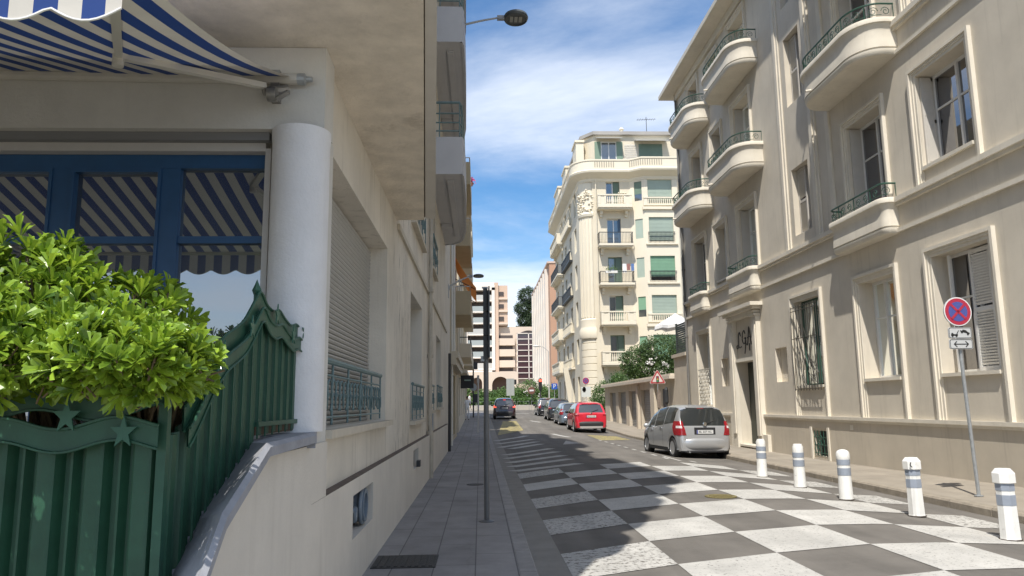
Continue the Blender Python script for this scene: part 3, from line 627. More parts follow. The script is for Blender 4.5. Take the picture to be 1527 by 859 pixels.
t.lathe([(.15, 0), (.15, .1), (.11, .1), (.11, 0)], (-1.16, 7.2, .7), 20, 'x'); t.tube([(-1.22, 6.62, .63), (-1.1, 6.7, .72), (-1.1, 6.8, .62), (-1.12, 6.95, .7)], .025, 7); t.build('extractor_fan', mat('fan_plastic', (.17, .21, .25), .4, .1, 10), lb)
t = Rel(LB); t.box(-1.14, -1.1, 12.4, 12.45, .62, .88); t.box(-1.14, -1.1, 12.7, 12.75, .62, .88); t.box(-1.06, -1.0, 12.75, 12.95, .6, .7); t.build('vent_grille', darkgrey, lb)
# sills, string course
t = Rel(LB)
for a, b, c, d, e in WO: t.box(-1.36, W1+.09, a-.0, b+.06, c-.06, c-.001)
for a, b, c, d, e in UP[:2]: t.box(-1.36, W1+.09, a-.06, b+.06, c-.07, c-.001)
t.box(W1+.002, W1+.04, 10.02, 24.95, 3.98, 4.06)
t.build('window_sill', mat('sill_stone', (.52, .47, .38), .8, .1, 5), lb)
slat_gap = mat('slat_gap', (.22, .215, .20), .8)
roll = mat('roller_shutter', (.40, .39, .36), .55, .06, 6)
def roller(par, y0, y1, z0, z1, x, sgn=1, pitch=.045, mt=None):
    s = Rel(LB) if par is lb else MB(); z = z0; rows = []
    while z < z1:
        for q, dx in ((0, 0), (.12, .014), (.5, .024), (.80, .020), (.86, .0), (.97, -.004)): rows.append((z+q*pitch, dx))
        z += pitch
    n_ = 6
    for k in range(0, len(rows)-n_, n_):
        s.cur = 0; s.grid([[(x+sgn*dx, y, min(zz_, z1)) for y in (y0, y1)] for zz_, dx in rows[k:k+4]])
        s.cur = 1; s.grid([[(x+sgn*dx, y, min(zz_, z1)) for y in (y0, y1)] for zz_, dx in rows[k+3:k+7]])
    return s.build('roller_shutter', [mt or roll, slat_gap], par)
roller(lb, 5.3, 9.0, 1.44, 3.5, -1.345)
fl_ = Frame((W1-LB[0], -LB[1], 0), (0, 1, 0), (1, 0, 0))
for a, b, c, d, e in WO[1:]: roller(lb, a, b, c, d, W1-.25, pitch=.06, mt=mat('blue_grey_shutter', (.30, .33, .36), .6, .08, 5))
for i, (a, b, c, d, e) in enumerate(UP): window(fl_, lb, a, b, c, d, -e+.02, alu, glass_dark, 2, 0)
teal = mat('teal_iron', (.12, .19, .195), .5, .12, 12)
def teal_rail(y0, y1, z0, z1, x):
    t = Rel(LB); t.tube([(x, y0, z1), (x, y1, z1)], .026, 8); t.tube([(x, y0, z1-.11), (x, y1, z1-.11)], .009, 6); t.tube([(x, y0, z0+.06), (x, y1, z0+.06)], .009, 6)
    n = max(2, round((y1-y0)/.75))
    for k in range(n+1): t.tube([(x, lerp(y0, y1, k/n), z0), (x, lerp(y0, y1, k/n), z1)], .010, 6)
    k = 0; y = y0+.1; zm = (z0+z1)/2-.02
    while y < y1-.05:
        for q in (-1, 1):
            t.tube([(x, y+.085*math.cos(a)*q, zm+.055*q*(1 if k % 2 else -1)+.07*math.sin(a)) for a in np.linspace(-.4, 4.2, 10)], .008, 4)
        t.plate([(0, -.06), (.018, 0), (0, .06), (-.018, 0)], (x+.012, y, zm+(.04 if k % 2 else -.04)), (0, 1, 0), (0, 0, 1), .01)
        y += .17; k += 1
    t.build('window_railing', teal, lb)
teal_rail(5.3, 8.86, 1.46, 1.95, -1.165)
teal_rail(12.14, 14.5, 1.38, 1.95, -1.08); teal_rail(16.2, 17.75, 1.5, 2.05, -1.08); teal_rail(19.3, 21.5, 1.55, 2.1, -1.08)
teal_rail(12.14, 14.5, 4.67, 5.4, -1.06); teal_rail(16.9, 18.6, 4.77, 5.5, -1.06)
t = Rel(LB); t.box(-1.11, -1.09, 16.3, 17.8, 1.02, 1.42); t.build('meter_door', mat('meter_blue', (.2, .26, .33), .6), lb)
t = Rel(LB); t.tube([(-1.02, 15.93, .12), (-1.02, 15.93, 1.0), (-1.05, 15.93, 1.2), (-1.05, 15.93, 4.6), (-1.06, 15.93, 21)], .048, 10)
for z in (1.0, 2.6, 4.0, 6.5): t.lathe([(.065, z), (.065, z+.07)], (-1.05, 15.93, 0), 12)
t.build('drainpipe', mat('pipe_cream', (.42, .38, .31), .6, .15, 6), lb)
t = Rel(LB); t.tube([(-1.0, 24.9, .12), (-1.0, 24.9, 3.3)], .05, 10); t.build('drainpipe', darkgrey, lb)
par_m = mat('balcony_panel_grey', (.50, .50, .51), .7, .05, 2)
for k in range(5):   # rounded corner balconies above the overhang
    zb = 6.9+2.9*k; pts = [(-.72+.85*math.cos(a), 4.75+.85*math.sin(a)) for a in np.linspace(-math.pi*.95, math.pi*.42, 22)]
    t = Rel(LB); t.prism(pts, zb, zb+1.0); t.build('corner_balcony', par_m, lb)
# stacked balconies on the street side
for k in range(5):
    zb = 6.8+3.2*k
    ol = [(-1.12, 16.4), (-.41, 16.4), (-.37, 16.6), (-.36, 18), (-.38, 20), (-.42, 22), (-.5, 23), (-.62, 23.6), (-.85, 24), (-1.12, 24.1)]
    t = Rel(LB); t.prism([(x-.004 if x > -1.1 else x, y+.004 if y < 17 else y) for x, y in ol], zb+.0, zb+.16); 
    ol2 = [(x+.03 if x > -1.1 else x, y) for x, y in ol]
    for a, b in zip(ol2, ol2[1:]):
        d = Vector((b[0]-a[0], b[1]-a[1], 0)); n = Vector((d.y, -d.x, 0)).normalized()*-.06
        q = [Vector((*a, 0)), Vector((*b, 0)), Vector((*b, 0))-n*-1, Vector((*a, 0))-n*-1]
        t.add([(p.x, p.y, z) for z in (zb-.02, zb+.86) for p in q], [(3, 2, 1, 0), (4, 5, 6, 7), (0, 1, 5, 4), (1, 2, 6, 5), (2, 3, 7, 6), (3, 0, 4, 7)])
    t.box(-1.1, -.8, 21.2, 21.5, zb-.12, zb-.001); t.box(-.75, -.6, 16.9, 22.9, zb-.05, zb-.001)
    o = t.build('balcony', par_m, lb)
    t = Rel(LB); oi = [(x-.03, y) for x, y in ol]
    for h in (1.0, 1.2, 1.42, 1.68): t.tube([(x, y, zb+h) for x, y in oi], .018 if h < 1.6 else .03, 6)
    for i in range(0, len(oi)-1): t.tube([(*oi[i], zb+.86), (*oi[i], zb+1.68)], .014, 5)
    t.tube([(-.9, 16.4, zb+.86), (-.9, 16.4, zb+1.68)], .014, 5); t.build('railing', teal, o)
# ------------------------------------------------------------------ terrace front: glazed wall (parts of the left building)
t = Rel(LB); t.box(-13, -1.50, 5.12, 5.24, 3.38, 3.498); t.box(-1.50, -1.46, 5.12, 5.24, .9, 3.40); t.build('window_casing', alu, lb)
t = Rel(LB); t.box(-13, -1.46, 5.06, 5.12, 3.44, 3.499); t.build('roller_box', mat('roller_grey', (.2, .2, .2), .6), lb)
t = Rel(LB)
posts = [(-2.24, -2.11), (-2.99, -2.86), (-3.75, -3.6), (-4.6, -4.45), (-6, -5.85), (-8, -7.85)]
for a, b in posts: t.box(a, b, 5.2, 5.28, 1.1, 3.28)
t.box(-13, -1.501, 5.197, 5.283, 3.28, 3.378); t.box(-13, -1.501, 5.197, 5.283, .9, 1.1)
for a, b in ((-2.11, -1.501), (-2.86, -2.24), (-3.6, -2.99), (-4.45, -3.75)):
    t.box(a, b, 5.21, 5.27, 2.74, 2.79)
for a, b in ((-2.86, -2.24), (-3.6, -2.99)): t.box(a, a+.022, 5.19, 5.27, 1.1, 3.28); t.box(b-.022, b, 5.19, 5.27, 1.1, 3.28); t.box(a+.022, b-.022, 5.19, 5.27, 3.25, 3.28)
wf = t.build('window_frame', blue_frame, lb)
t = Rel(LB); t.quad((-13, 5.25, 1), (-1.5, 5.25, 1), (-1.5, 5.25, 3.3), (-13, 5.25, 3.3)); t.build('pane', glassy('terrace_glass', (.04, .042, .04), .31, .01, (.86, .93, 1.0)), wf)
# ------------------------------------------------------------------ awning
aw = thing('awning', 'blue and white striped folding-arm awning with scalloped valance above the terrace window', 'awning', (-1.3, 4.95, 3.85))
AW = (-1.3, 4.95, 3.85)
def stripes(name, ax=0, w_=.085):
    m = mat(name, (.53, .50, .44), .9, .08, 3, .1, 200); t = m.node_tree; b = t.nodes['Principled BSDF']
    src = b.inputs['Base Color'].links[0].from_socket
    geo = t.nodes.new('ShaderNodeTexCoord'); s = t.nodes.new('ShaderNodeSeparateXYZ'); t.links.new(geo.outputs['UV'], s.inputs[0])
    a = t.nodes.new('ShaderNodeMath'); a.operation = 'MULTIPLY'; a.inputs[1].default_value = 1/(2*w_); t.links.new(s.outputs[0], a.inputs[0])
    f = t.nodes.new('ShaderNodeMath'); f.operation = 'FRACT'; t.links.new(a.outputs[0], f.inputs[0])
    g_ = t.nodes.new('ShaderNodeMath'); g_.operation = 'GREATER_THAN'; g_.inputs[1].default_value = .5; t.links.new(f.outputs[0], g_.inputs[0])
    x = t.nodes.new('ShaderNodeMix'); x.data_type = 'RGBA'; t.links.new(g_.outputs[0], x.inputs[0]); t.links.new(src, x.inputs[6]); x.inputs[7].default_value = (.012, .045, .19, 1)
    t.links.new(x.outputs[2], b.inputs['Base Color'])
    o = t.nodes['Material Output']; tr = t.nodes.new('ShaderNodeBsdfTranslucent'); t.links.new(x.outputs[2], tr.inputs[0]); ms = t.nodes.new('ShaderNodeMixShader'); ms.inputs[0].default_value = .07
    t.links.new(b.outputs[0], ms.inputs[1]); t.links.new(tr.outputs[0], ms.inputs[2]); t.links.new(ms.outputs[0], o.inputs[0])
    return m
aw_m = stripes('awning_canvas')
def aw_pt(x, q):   # q 0 at wall .. 1 at front bar, slight sag
    sag = .07*math.sin(math.pi*q)*(0.5+.5*math.cos((x+1.3)*1.1))
    return (x, lerp(4.95, 2.62, q), lerp(3.86+.07*min(1, (-1.3-x)/1.6), 3.22, q)-sag+.05*(1-q)**3*math.sin((x+1.3)*.9))
def uvgrid(mb_pts, uvs, name, m, parent, base):
    mb = Rel(base); mb.grid(mb_pts); o = mb.build(name, m, parent, 60)
    uvl = o.data.uv_layers.new(name='UVMap'); flat = [u for row in uvs for u in row]
    for l in o.data.loops: uvl.data[l.index].uv = flat[l.vertex_index]
    return o
xs_ = [-1.3-i*.11 for i in range(60)]
uvgrid([[aw_pt(x, q/12) for x in xs_] for q in range(13)], [[(x, q/12) for x in xs_] for q in range(13)], 'canvas', aw_m, aw, AW)
V = []
xv = [-1.3-i*.0275 for i in range(240)]
def drop(x): ph = (x+1.3)/.255; return .155+.05*abs(math.sin(math.pi*ph))
uvgrid([[(x, 2.6-.004*math.sin(x*14), 3.20-drop(x)*q/4) for x in xv] for q in range(5)], [[(x, q) for x in xv] for q in range(5)], 'valance', aw_m, aw, AW)
t = Rel(AW); t.tube([(x, 2.595, 3.20-drop(x)) for x in xv], .005, 5); t.build('valance_trim', white_paint, aw)
t = Rel(AW); t.tube([(-1.27, 2.62, 3.22), (-7.8, 2.62, 3.22)], .025, 10); t.build('front_bar', mat('awning_white_metal', (.62, .59, .52), .45), aw)
t = Rel(AW); t.tube([(-1.24, 4.95, 3.84), (-7.8, 4.95, 3.92)], .04, 12); t.build('roller', stripes('awning_canvas_roll'), aw)
o = aw.children[-1]; uvl = o.data.uv_layers.new(name='UVMap')
for l in o.data.loops: c = o.data.vertices[l.vertex_index].co; uvl.data[l.index].uv = (c.x*1.0, 0)
am = MAT['awning_white_metal']
def arm(x0):
    t = Rel(AW); S = Vector((x0-.15, 4.86, 3.75)); E_ = Vector((x0-.70, 4.0, 3.54)); Fp = Vector((x0-.07, 2.66, 3.20))
    for a, b, s_ in ((S, E_, 1), (E_, Fp, .85)):
        d = (b-a).normalized(); t.obox((a+b)/2, d, (b-a).length/2, d.cross(Vector((0, 0, 1))), .024*s_, .018*s_)
    t.lathe([(.03, -.06), (.03, .06)], tuple(E_), 12); t.lathe([(.02, .06), (.024, .1), (.012, .115)], tuple(E_), 10)
    t.build('folding_arm', am, aw, 40)
    t = Rel(AW); t.lathe([(.05, -.03), (.055, 0), (.05, .03)], (x0-.1, 4.88, 3.7), 14, 'x'); t.tube([(x0-.16, 4.88, 3.72), (x0-.02, 4.97, 3.78)], .03, 8); t.box(x0-.13, x0-.07, 4.93, 4.998, 3.68, 3.9); t.tube([(x0-.06, 4.86, 3.66), (x0+.02, 4.84, 3.7)], .018, 8); t.build('bracket', mat('bracket_metal', (.28, .27, .25), .4, .2, 20, metal=.5), aw, 40)
arm(-1.3); arm(-4.6)
t = Rel(AW); t.lathe([(.04, 0), (.042, .05), (.02, .06), (.018, .1)], (-1.25, 4.95, 3.84), 12, 'x'); t.build('roller_end', steel, aw)
# ------------------------------------------------------------------ terrace wall with sloping coping
TW = (-1.1, 3.5, .12)
tw = thing('terrace_wall', 'low cream terrace wall with sloping grey coping under the green metal fence', 'wall', TW)
PZ = [(-1.2, 1.32), (.5, -.02+.2), (1.2, .38), (2.0, .68), (2.6, .93), (3.52, 1.355), (5.05, 1.365)]  # (y, z) top of wall
PZ = [(.6, -.1), (1.5, .16), (2.3, .58), (2.77, .98), (2.95, 1.14), (3.51, 1.37), (4.62, 1.375)]
t = Rel(TW)
t.add([(-1.0, y, z) for y, z in PZ]+[(-1.0, 4.62, -.2), (-1.0, .6, -.2)], [tuple(range(len(PZ)+2))]); t.add([(-1.10, y, z-.35) for y, z in PZ[:5]]+[(-1.10, 2.95, -.5), (-1.10, .6, -.5)], [tuple(range(7))])
t.quad((-1.0, 4.62, -.2), (-1.26, 4.62, -.2), (-1.26, 4.62, 1.365), (-1.0, 4.62, 1.365)); t.quad((-1.0, .6, -.5), (-1.10, .6, -.5), (-1.10, .6, -.1), (-1.0, .6, -.1))
t.box(-1.2, -1.052, 4.62, 5.3, -.2, 1.365); t.box(-13, -1.26, 3.02, 3.2, -.2, .5)
t.build('wall', low_wall_m, tw)
t = Rel(TW); prof = [(-.95, 0), (-.95, .045), (-1.0, .075), (-1.27, .075), (-1.27, 0)]
CI = [(-1.2, 4.5, 1.435), (-1.2, 4.06, 1.42), (-1.2, 3.35, 1.135), (-1.2, 3.1, .96), (-1.16, 2.85, .79), (-1.08, 2.5, .55), (-1.05, 1.6, .25)]
CO = [(-.95, 4.47, 1.425), (-.95, 3.51, 1.41), (-.95, 2.95, 1.18), (-.95, 2.77, 1.02), (-.95, 2.6, .87), (-.95, 2.3, .62), (-.95, 1.5, .2)]
t.grid([[Vector(i_)+Vector((-.05, 0, -.1)), Vector(i_)+Vector((-.05, 0, .0)), Vector(i_), Vector(o_)+Vector((-.02, 0, .03)), Vector(o_)+Vector((0, 0, .012)), Vector(o_)+Vector((0, 0, -.03)), Vector(o_)+Vector((-.055, 0, -.03))] for i_, o_ in zip(CI, CO)])
t.add([(-.95, 4.45, 1.365), (-1.06, 4.64, 1.365), (-1.06, 5.0, 1.365), (-1.27, 5.0, 1.365), (-1.27, 4.45, 1.365)]+[(-.95, 4.45, 1.44), (-1.06, 4.64, 1.44), (-1.06, 5.0, 1.44), (-1.27, 5.0, 1.44), (-1.27, 4.45, 1.44)], [(4, 3, 2, 1, 0), (5, 6, 7, 8, 9), (0, 1, 6, 5), (1, 2, 7, 6), (2, 3, 8, 7), (3, 4, 9, 8), (4, 0, 5, 9)])
t.build('coping', coping_m, tw)
# ------------------------------------------------------------------ green metal fence (planter screen)
fgreen = mat('fence_green', (.019, .078, .042), .5, .25, 5, .12, 30, col2=(.07, .055, .035), thr=(.655, 9, .06, .75), streak=.4, tint2=(.045, .075, .055))
fgreen2 = mat('fence_green_band', (.024, .088, .052), .5, .2, 6, .1, 40, col2=(.07, .06, .04), thr=(.665, 12, .05, .75))
rust = mat('fence_rust', (.10, .06, .035), .8, .3, 9)
FE = (-1.2, 3.08, .9)
fe = thing('metal_fence', 'dark green corrugated metal fence with wavy bands, stars and pointed crest', 'fence', FE)
def corr(u):  # corrugation depth: broad flute, narrow flutes
    ph = (u/.178) % 1.0
    if ph < .38: return .018
    if ph < .46: return lerp(.018, -.03, (ph-.38)/.08)
    if ph < .58: return -.03
    if ph < .62: return lerp(-.03, .006, (ph-.58)/.04)
    if ph < .70: return .006
    if ph < .74: return lerp(.006, -.03, (ph-.70)/.04)
    if ph < .9: return -.03
    return lerp(-.03, .018, (ph-.9)/.1)
def topz(u):   # side panel: u = y ; crest curve
    pts = [(3.08, 1.60), (3.2, 1.70), (3.35, 1.84), (3.5, 1.93), (3.65, 1.98), (3.78, 2.03), (3.9, 2.12), (4.04, 2.23), (4.16, 2.16), (4.3, 2.14), (4.42, 2.17), (4.55, 2.13), (4.7, 2.10), (4.84, 2.13), (4.98, 2.10), (5.06, 2.14)]
    f_ = lambda v: float(np.interp(v, [p[0] for p in pts], [p[1] for p in pts]))
    return (f_(u-.03)+f_(u)+f_(u+.03))/3
def basez(y): return float(np.interp(y, [2.5, 2.85, 3.1, 3.35, 4.06, 4.5], [.55, .79, .96, 1.135, 1.42, 1.435]))+.0
# side panel in plane x=-1.2
t = Rel(FE); rows = []
us = []; u = 2.97
while u < 5.06: us.append(u); u += .0089
for u in us: rows.append([(-1.2+corr(u*1.25)*.8, u, basez(u)+(.03 if u > 4.06 else .0)), (-1.2+corr(u*1.25)*.8, u, topz(u)-.10)])
t.grid(rows); t.build('corrugated_panel', fgreen, fe, 25)
# front panel in plane y=3.05 (faces the street), x from -1.2 to -3.6
t = Rel(FE); rows = []; x = -1.2
while x > -4.2: rows.append([(x, 2.97-corr(-x), .5), (x, 2.97-corr(-x), 1.50)]); x -= .0089
t.grid(rows); t.build('corrugated_panel', fgreen, fe, 25)
# posts and rails
t = Rel(FE); t.box(-1.22, -1.185, 2.935, 2.97, .5, 1.66); t.box(-1.22, -1.18, 5.04, 5.08, 1.45, 2.16); t.box(-1.212, -1.188, 4.03, 4.055, 1.42, 2.2); t.box(-1.225, -1.165, 4.06, 5.04, 1.50, 1.525)
for y, z in ((4.042, 2.20), (5.06, 2.16)): t.lathe([(.016, z), (.026, z+.025), (.014, z+.05), (0, z+.085)], (-1.2, y, 0), 4)
for y in np.arange(3.2, 5.0, .1425): t.box(-1.176, -1.168, y, y+.010, basez(y)+.02, topz(y)-.13)
t.build('fence_post', fgreen2, fe)
t = Rel(FE); t.box(-1.21, -1.19, 4.08, 5.03, 1.455, 1.50); t.build('bottom_rail', rust, fe)
# wavy bands
def band(fn, off, hgt, a, b, n, place, out_):
    t = Rel(FE); us = np.linspace(a, b, n)
    P = [[place(u, fn(u)+off, out_), place(u, fn(u)+off-hgt, out_), place(u, fn(u)+off-hgt, out_-.006), place(u, fn(u)+off, out_-.006), place(u, fn(u)+off, out_)] for u in us]
    t.grid(P); t.build('wavy_band', fgreen2, fe)
    t = Rel(FE); t.tube([place(u, fn(u)+off, out_+.004) for u in us], .007, 5); t.tube([place(u, fn(u)+off-hgt, out_+.004) for u in us], .006, 5); t.build('band_edge', fgreen2, fe)
side = lambda u, z, o: (-1.2+o, u, z)
front = lambda u, z, o: (-1.2-u, 2.97-o, z)
band(topz, 0, .10, 3.08, 5.05, 60, side, .02); band(lambda u: topz(u)-.085, 0, .075, 3.08, 5.05, 80, side, .042)
fw = lambda u: 1.655+.022*math.sin(u*14.5+1.2)+(.0 if u > .1 else (.1-u)*.2)
band(fw, .01, .085, 0, 3.0, 120, front, .05)
band(lambda u: 1.55+.022*math.sin(u*14.5-.6), 0, .085, 0, 3.0, 120, front, .075)
def star(c, uu, vv, r, nm='star'):
    t = Rel(FE); pts = []
    for k in range(10):
        a = math.pi/2+k*math.pi/5; q = r if k % 2 == 0 else r*.40; pts.append((q*math.cos(a), q*math.sin(a)*1.25))
    t.plate(pts, c, uu, vv, .006); t.build(nm, mat('star_green', (.034, .125, .08), .45, .1, 9), fe)
for u, z, r in ((.06+.06, 1.515, .05), (.33, 1.575, .053), (.63+.04, 1.50, .058), (1.0, 1.57, .05), (1.3, 1.5, .055), (1.7, 1.57, .05), (2.1, 1.5, .05)): star((-1.2-u, 2.97-.09, z), (1, 0, 0), (0, 0, 1), r)
for y, z in ((3.42, 1.84), (3.82, 2.0), (4.28, 2.12), (4.66, 2.04), (4.93, 2.09)): star((-1.2+.05, y, z), (0, 1, 0), (0, 0, 1), .05)

# ------------------------------------------------------------------ plants
def leaf(mb, base, d, up, L_, w_, fold=.25):
    d = d.normalized(); s = d.cross(up); 
    if s.length < .05: s = d.cross(Vector((1, 0, 0)))
    s.normalize(); n = s.cross(d)
    c = -n*L_*.12
    p = [base, base+d*L_*.45+s*w_*.36+n*w_*fold*.8, base+d*L_*.86+s*w_*.52+n*w_*fold+c*.5, base+d*L_+c, base+d*L_*.86-s*w_*.52+n*w_*fold+c*.5, base+d*L_*.45-s*w_*.36+n*w_*fold*.8, base+d*L_*.5, base+d*L_*.9+c*.6]
    mb.add(p, [(0, 1, 6), (6, 1, 2, 7), (7, 2, 3), (0, 6, 5), (6, 7, 4, 5), (7, 3, 4)])
def rv(): 
    while True:
        v = Vector((random.uniform(-1, 1), random.uniform(-1, 1), random.uniform(-1, 1)))
        if .05 < v.length < 1: return v.normalized()
random.seed(3)
SH = (-2.0, 3.35, .9)
sh = thing('shrub', 'bright green leafy shrub spilling over the dark green fence', 'shrub', SH)
lobes = [((-2.35, 3.0, 1.95), (.48, .42, .40)), ((-1.85, 3.05, 1.97), (.36, .36, .30)), ((-1.5, 3.05, 1.86), (.27, .32, .22)), ((-1.24, 3.05, 1.76), (.20, .30, .13)), ((-2.9, 3.3, 1.95), (.6, .5, .42)), ((-1.95, 2.9, 1.74), (.55, .30, .13)), ((-1.42, 3.25, 1.98), (.16, .2, .16)), ((-3.6, 3.5, 1.9), (.6, .6, .4)), ((-1.7, 3.05, 2.16), (.10, .14, .09)), ((-2.05, 3.1, 2.17), (.15, .16, .10)), ((-1.03, 2.9, 1.74), (.07, .1, .06)), ((-1.95, 2.68, 1.82), (.55, .26, .19)), ((-1.25, 2.68, 1.76), (.24, .26, .12)), ((-2.6, 2.75, 1.9), (.4, .3, .25))]
mb = Rel(SH); twig = Rel(SH)
for (c, r), cnt in zip(lobes, (430, 300, 230, 120, 300, 300, 70, 90, 30, 45, 26, 420, 290, 200)):
    c = Vector(c)
    for _ in range(int(cnt*.78)):
        v = rv(); k = random.uniform(.62, 1.08)
        p = c+Vector((v.x*r[0], v.y*r[1], v.z*r[2]))*k
        if p.z < 1.60 and p.y > 2.98: continue
        if p.z < 1.65: continue
        ax = (v+Vector((0, -.05, .75))+rv()*.45).normalized()
        if p.x > -.352*p.y: continue
        a = ax.orthogonal().normalized(); b = ax.cross(a)
        nl = random.randint(7, 12); L_ = random.uniform(.055, .095)
        for q in range(nl):
            t_ = q*2.4; sp = lerp(.25, 1.15, q/nl)
            d = ax*math.cos(sp)+(a*math.cos(t_)+b*math.sin(t_))*math.sin(sp)
            leaf(mb, p+d*.004-ax*(.012*q/nl), d, ax, L_*random.uniform(.75, 1.15), random.uniform(.02, .03))
        if random.random() < .35: twig.tube([p, p-ax*.09], [.003, .004], 4, False)
for (c, r) in lobes[:8]:
    c = Vector(c)
    for _ in range(26):
        v = rv(); e = c+Vector((v.x*r[0], v.y*r[1], abs(v.z)*r[2]))*.85; s_ = Vector((min(c.x, -1.5)+random.uniform(-.1, .1), 3.45, 1.2)); m_ = (s_+e)/2+rv()*.05
        twig.tube([s_, m_, e], [.012, .008, .004], 5, False)
mb.build('foliage', leafy('shrub_leaf', (.05, .115, .014), (.36, .52, .05), .28, .25), sh)
twig.build('stem', mat('twig', (.16, .12, .07), .9, .2, 20), sh)
# small lavender-like plant in the terrace behind
t = Rel((-1.6, 4.1, 1.0))
for _ in range(90):
    x, y = -1.6+random.gauss(0, .07), 4.1+random.gauss(0, .1); h = random.uniform(.75, .98)
    t.tube([(x, y, 1.0), (x+random.uniform(-.05, .05), y, 1.0+h*.9)], [.004, .002], 4, False)
    for k in range(8): 
        z = 1.0+h*(.45+.06*k); leaf(t, Vector((x, y, z)), Vector((random.uniform(-1, 1), random.uniform(-1, 1), .8)), Vector((0, 0, 1)), .03, .006)
o = t.build('small_shrub', mat('grey_green_leaf', (.05, .075, .05), .8, .2, 20)); o.location = (-1.6, 4.1, 1.0); tag(o, 'small grey-green twiggy plant between bright shrub and fence crest', 'plant')

def crown_leaves(mb, c, r, n, size, flat=.5, gap=0):
    c = Vector(c)
    for _ in range(n):
        v = rv(); k = random.uniform(.55, 1.0)**.6
        p = c+Vector((v.x*r[0], v.y*r[1], v.z*r[2]))*k+rv()*size*1.2
        for _ in range(3):
            d = rv(); q = p+rv()*size; s = d.orthogonal().normalized()*size*random.uniform(.3, .6); u_ = d.normalized()*size*random.uniform(.5, 1)
            mb.add([q, q+u_*.5+s, q+u_, q+u_*.5-s], [(0, 1, 2, 3)])
def tree(name, label, cat, loc, h, blobs, n, size, lm, bark, group=None, trunk_r=.2, flowers=None, kind=None):
    o = thing(name, label, cat, loc, 0, group); 
    m = MB()
    for c, r, k in blobs: crown_leaves(m, c, r, int(n*k), size)
    m.build('crown', lm, o)
    t = MB(); t.tube([(0, 0, -.3), (.1, 0, h*.3), (-.05, .05, h*.55), (0, 0, h*.8)], [trunk_r, trunk_r*.8, trunk_r*.6, trunk_r*.3], 8)
    for c, r, k in blobs:
        s = Vector((0, 0, min(c[2]*.6, h*.5))); e = Vector(c); t.tube([s, (s+e)/2+Vector((0, 0, -.1*h*.3)), e], [trunk_r*.4, trunk_r*.28, trunk_r*.1], 6)
    t.build('trunk', bark, o)
    if flowers:
        f = MB()
        for c, cnt in flowers:
            for _ in range(cnt):
                p = Vector(c)+rv()*random.uniform(0, .45)
                for q in range(4): d = rv()*.09; s = d.orthogonal().normalized()*.06; f.add([p, p+d+s, p+d*1.6, p+d-s], [(0, 1, 2, 3)])
        f.build('blossom', mat('pale_blossom', (.62, .58, .55), .8), o)
    return o
bark = mat('bark', (.11, .085, .06), .9, .3, 8, .6, 30)
dark_leaf = leafy('oleander_leaf', (.035, .075, .022), (.09, .14, .035), .25, .45, 2)
mid_leaf = leafy('hedge_leaf', (.05, .11, .025), (.11, .19, .04), .25, .45, 1)
pine_leaf = leafy('pine_leaf', (.02, .045, .018), (.045, .075, .025), .15, .6, .4)
random.seed(21)
tree('oleander', 'dark green oleander with pale blossom behind the garage roof parapet', 'shrub', (11.8, 49.5, 2.2), 3.4, [((-1.2, 0, 2.0), (1.3, 1.2, 1.15), 1), ((.5, 0, 2.7), (1.75, 1.4, 1.2), 1.3), ((1.7, 0, 2.0), (1.2, 1.2, 1.4), 1), ((-.2, -.5, 1.5), (2.0, 1, .85), .9)], 1500, .13, dark_leaf, bark, trunk_r=.1, flowers=[((-.6, -1.2, 2.0), 12), ((.2, -1.3, 1.9), 9), ((1.6, -1.3, 1.9), 8), ((-1.0, -1.2, 1.6), 6)])
tree('leafy_bush', 'dense green bush at the end of the garage row behind the parked cars', 'bush', (9.9, 59.2, .35), 3.0, [((0, 0, 1.5), (1.2, 1.3, 1.5), 1), ((1.2, .2, 2.6), (.9, 1, 1.1), .7), ((-.5, .3, .8), (.9, 1.2, .9), .6)], 1300, .13, leafy('bush_leaf', (.04, .095, .02), (.085, .15, .03), .25, .45, 2), bark, trunk_r=.08)
tree('pine_tree', 'tall dark umbrella pine rising behind the pink apartment wing', 'tree', (13.0, 196, 12), 20, [((0, 0, 18), (2.9, 2.5, 2.3), 1), ((-1.6, 0, 14.6), (2.2, 2.2, 1.8), .8), ((1.9, 0, 15.4), (1.6, 2.0, 1.6), .7), ((-1, 0, 11.5), (2.2, 2, 1.7), .7), ((1.2, 0, 12.0), (1.7, 2, 1.6), .7), ((-1.6, 0, 8.2), (2.4, 2, 2.0), .8), ((2.6, 0, 17.6), (.9, 1, .8), .2), ((1.0, 0, 8.5), (2.0, 2, 2), .6)], 1200, .34, pine_leaf, bark, trunk_r=.5)
for i, (x, y, z, s, lab) in enumerate([(18.5, 205, 14, 1, 'small round tree on the skyline between the pine and the finned building'), (15.5, 200, 12, .8, 'low tree just above the roof of the dark-glazed wing')]):
    tree('skyline_tree', lab, 'tree', (x, y, z), 7, [((0, 0, 6), (2.6*s, 2, 2.2), 1), ((1.8*s, 0, 4.8), (1.8*s, 2, 1.8), .7), ((-1.8, 0, 4), (1.8, 2, 1.6), .6)], 600, .34, pine_leaf, bark, trunk_r=.25)
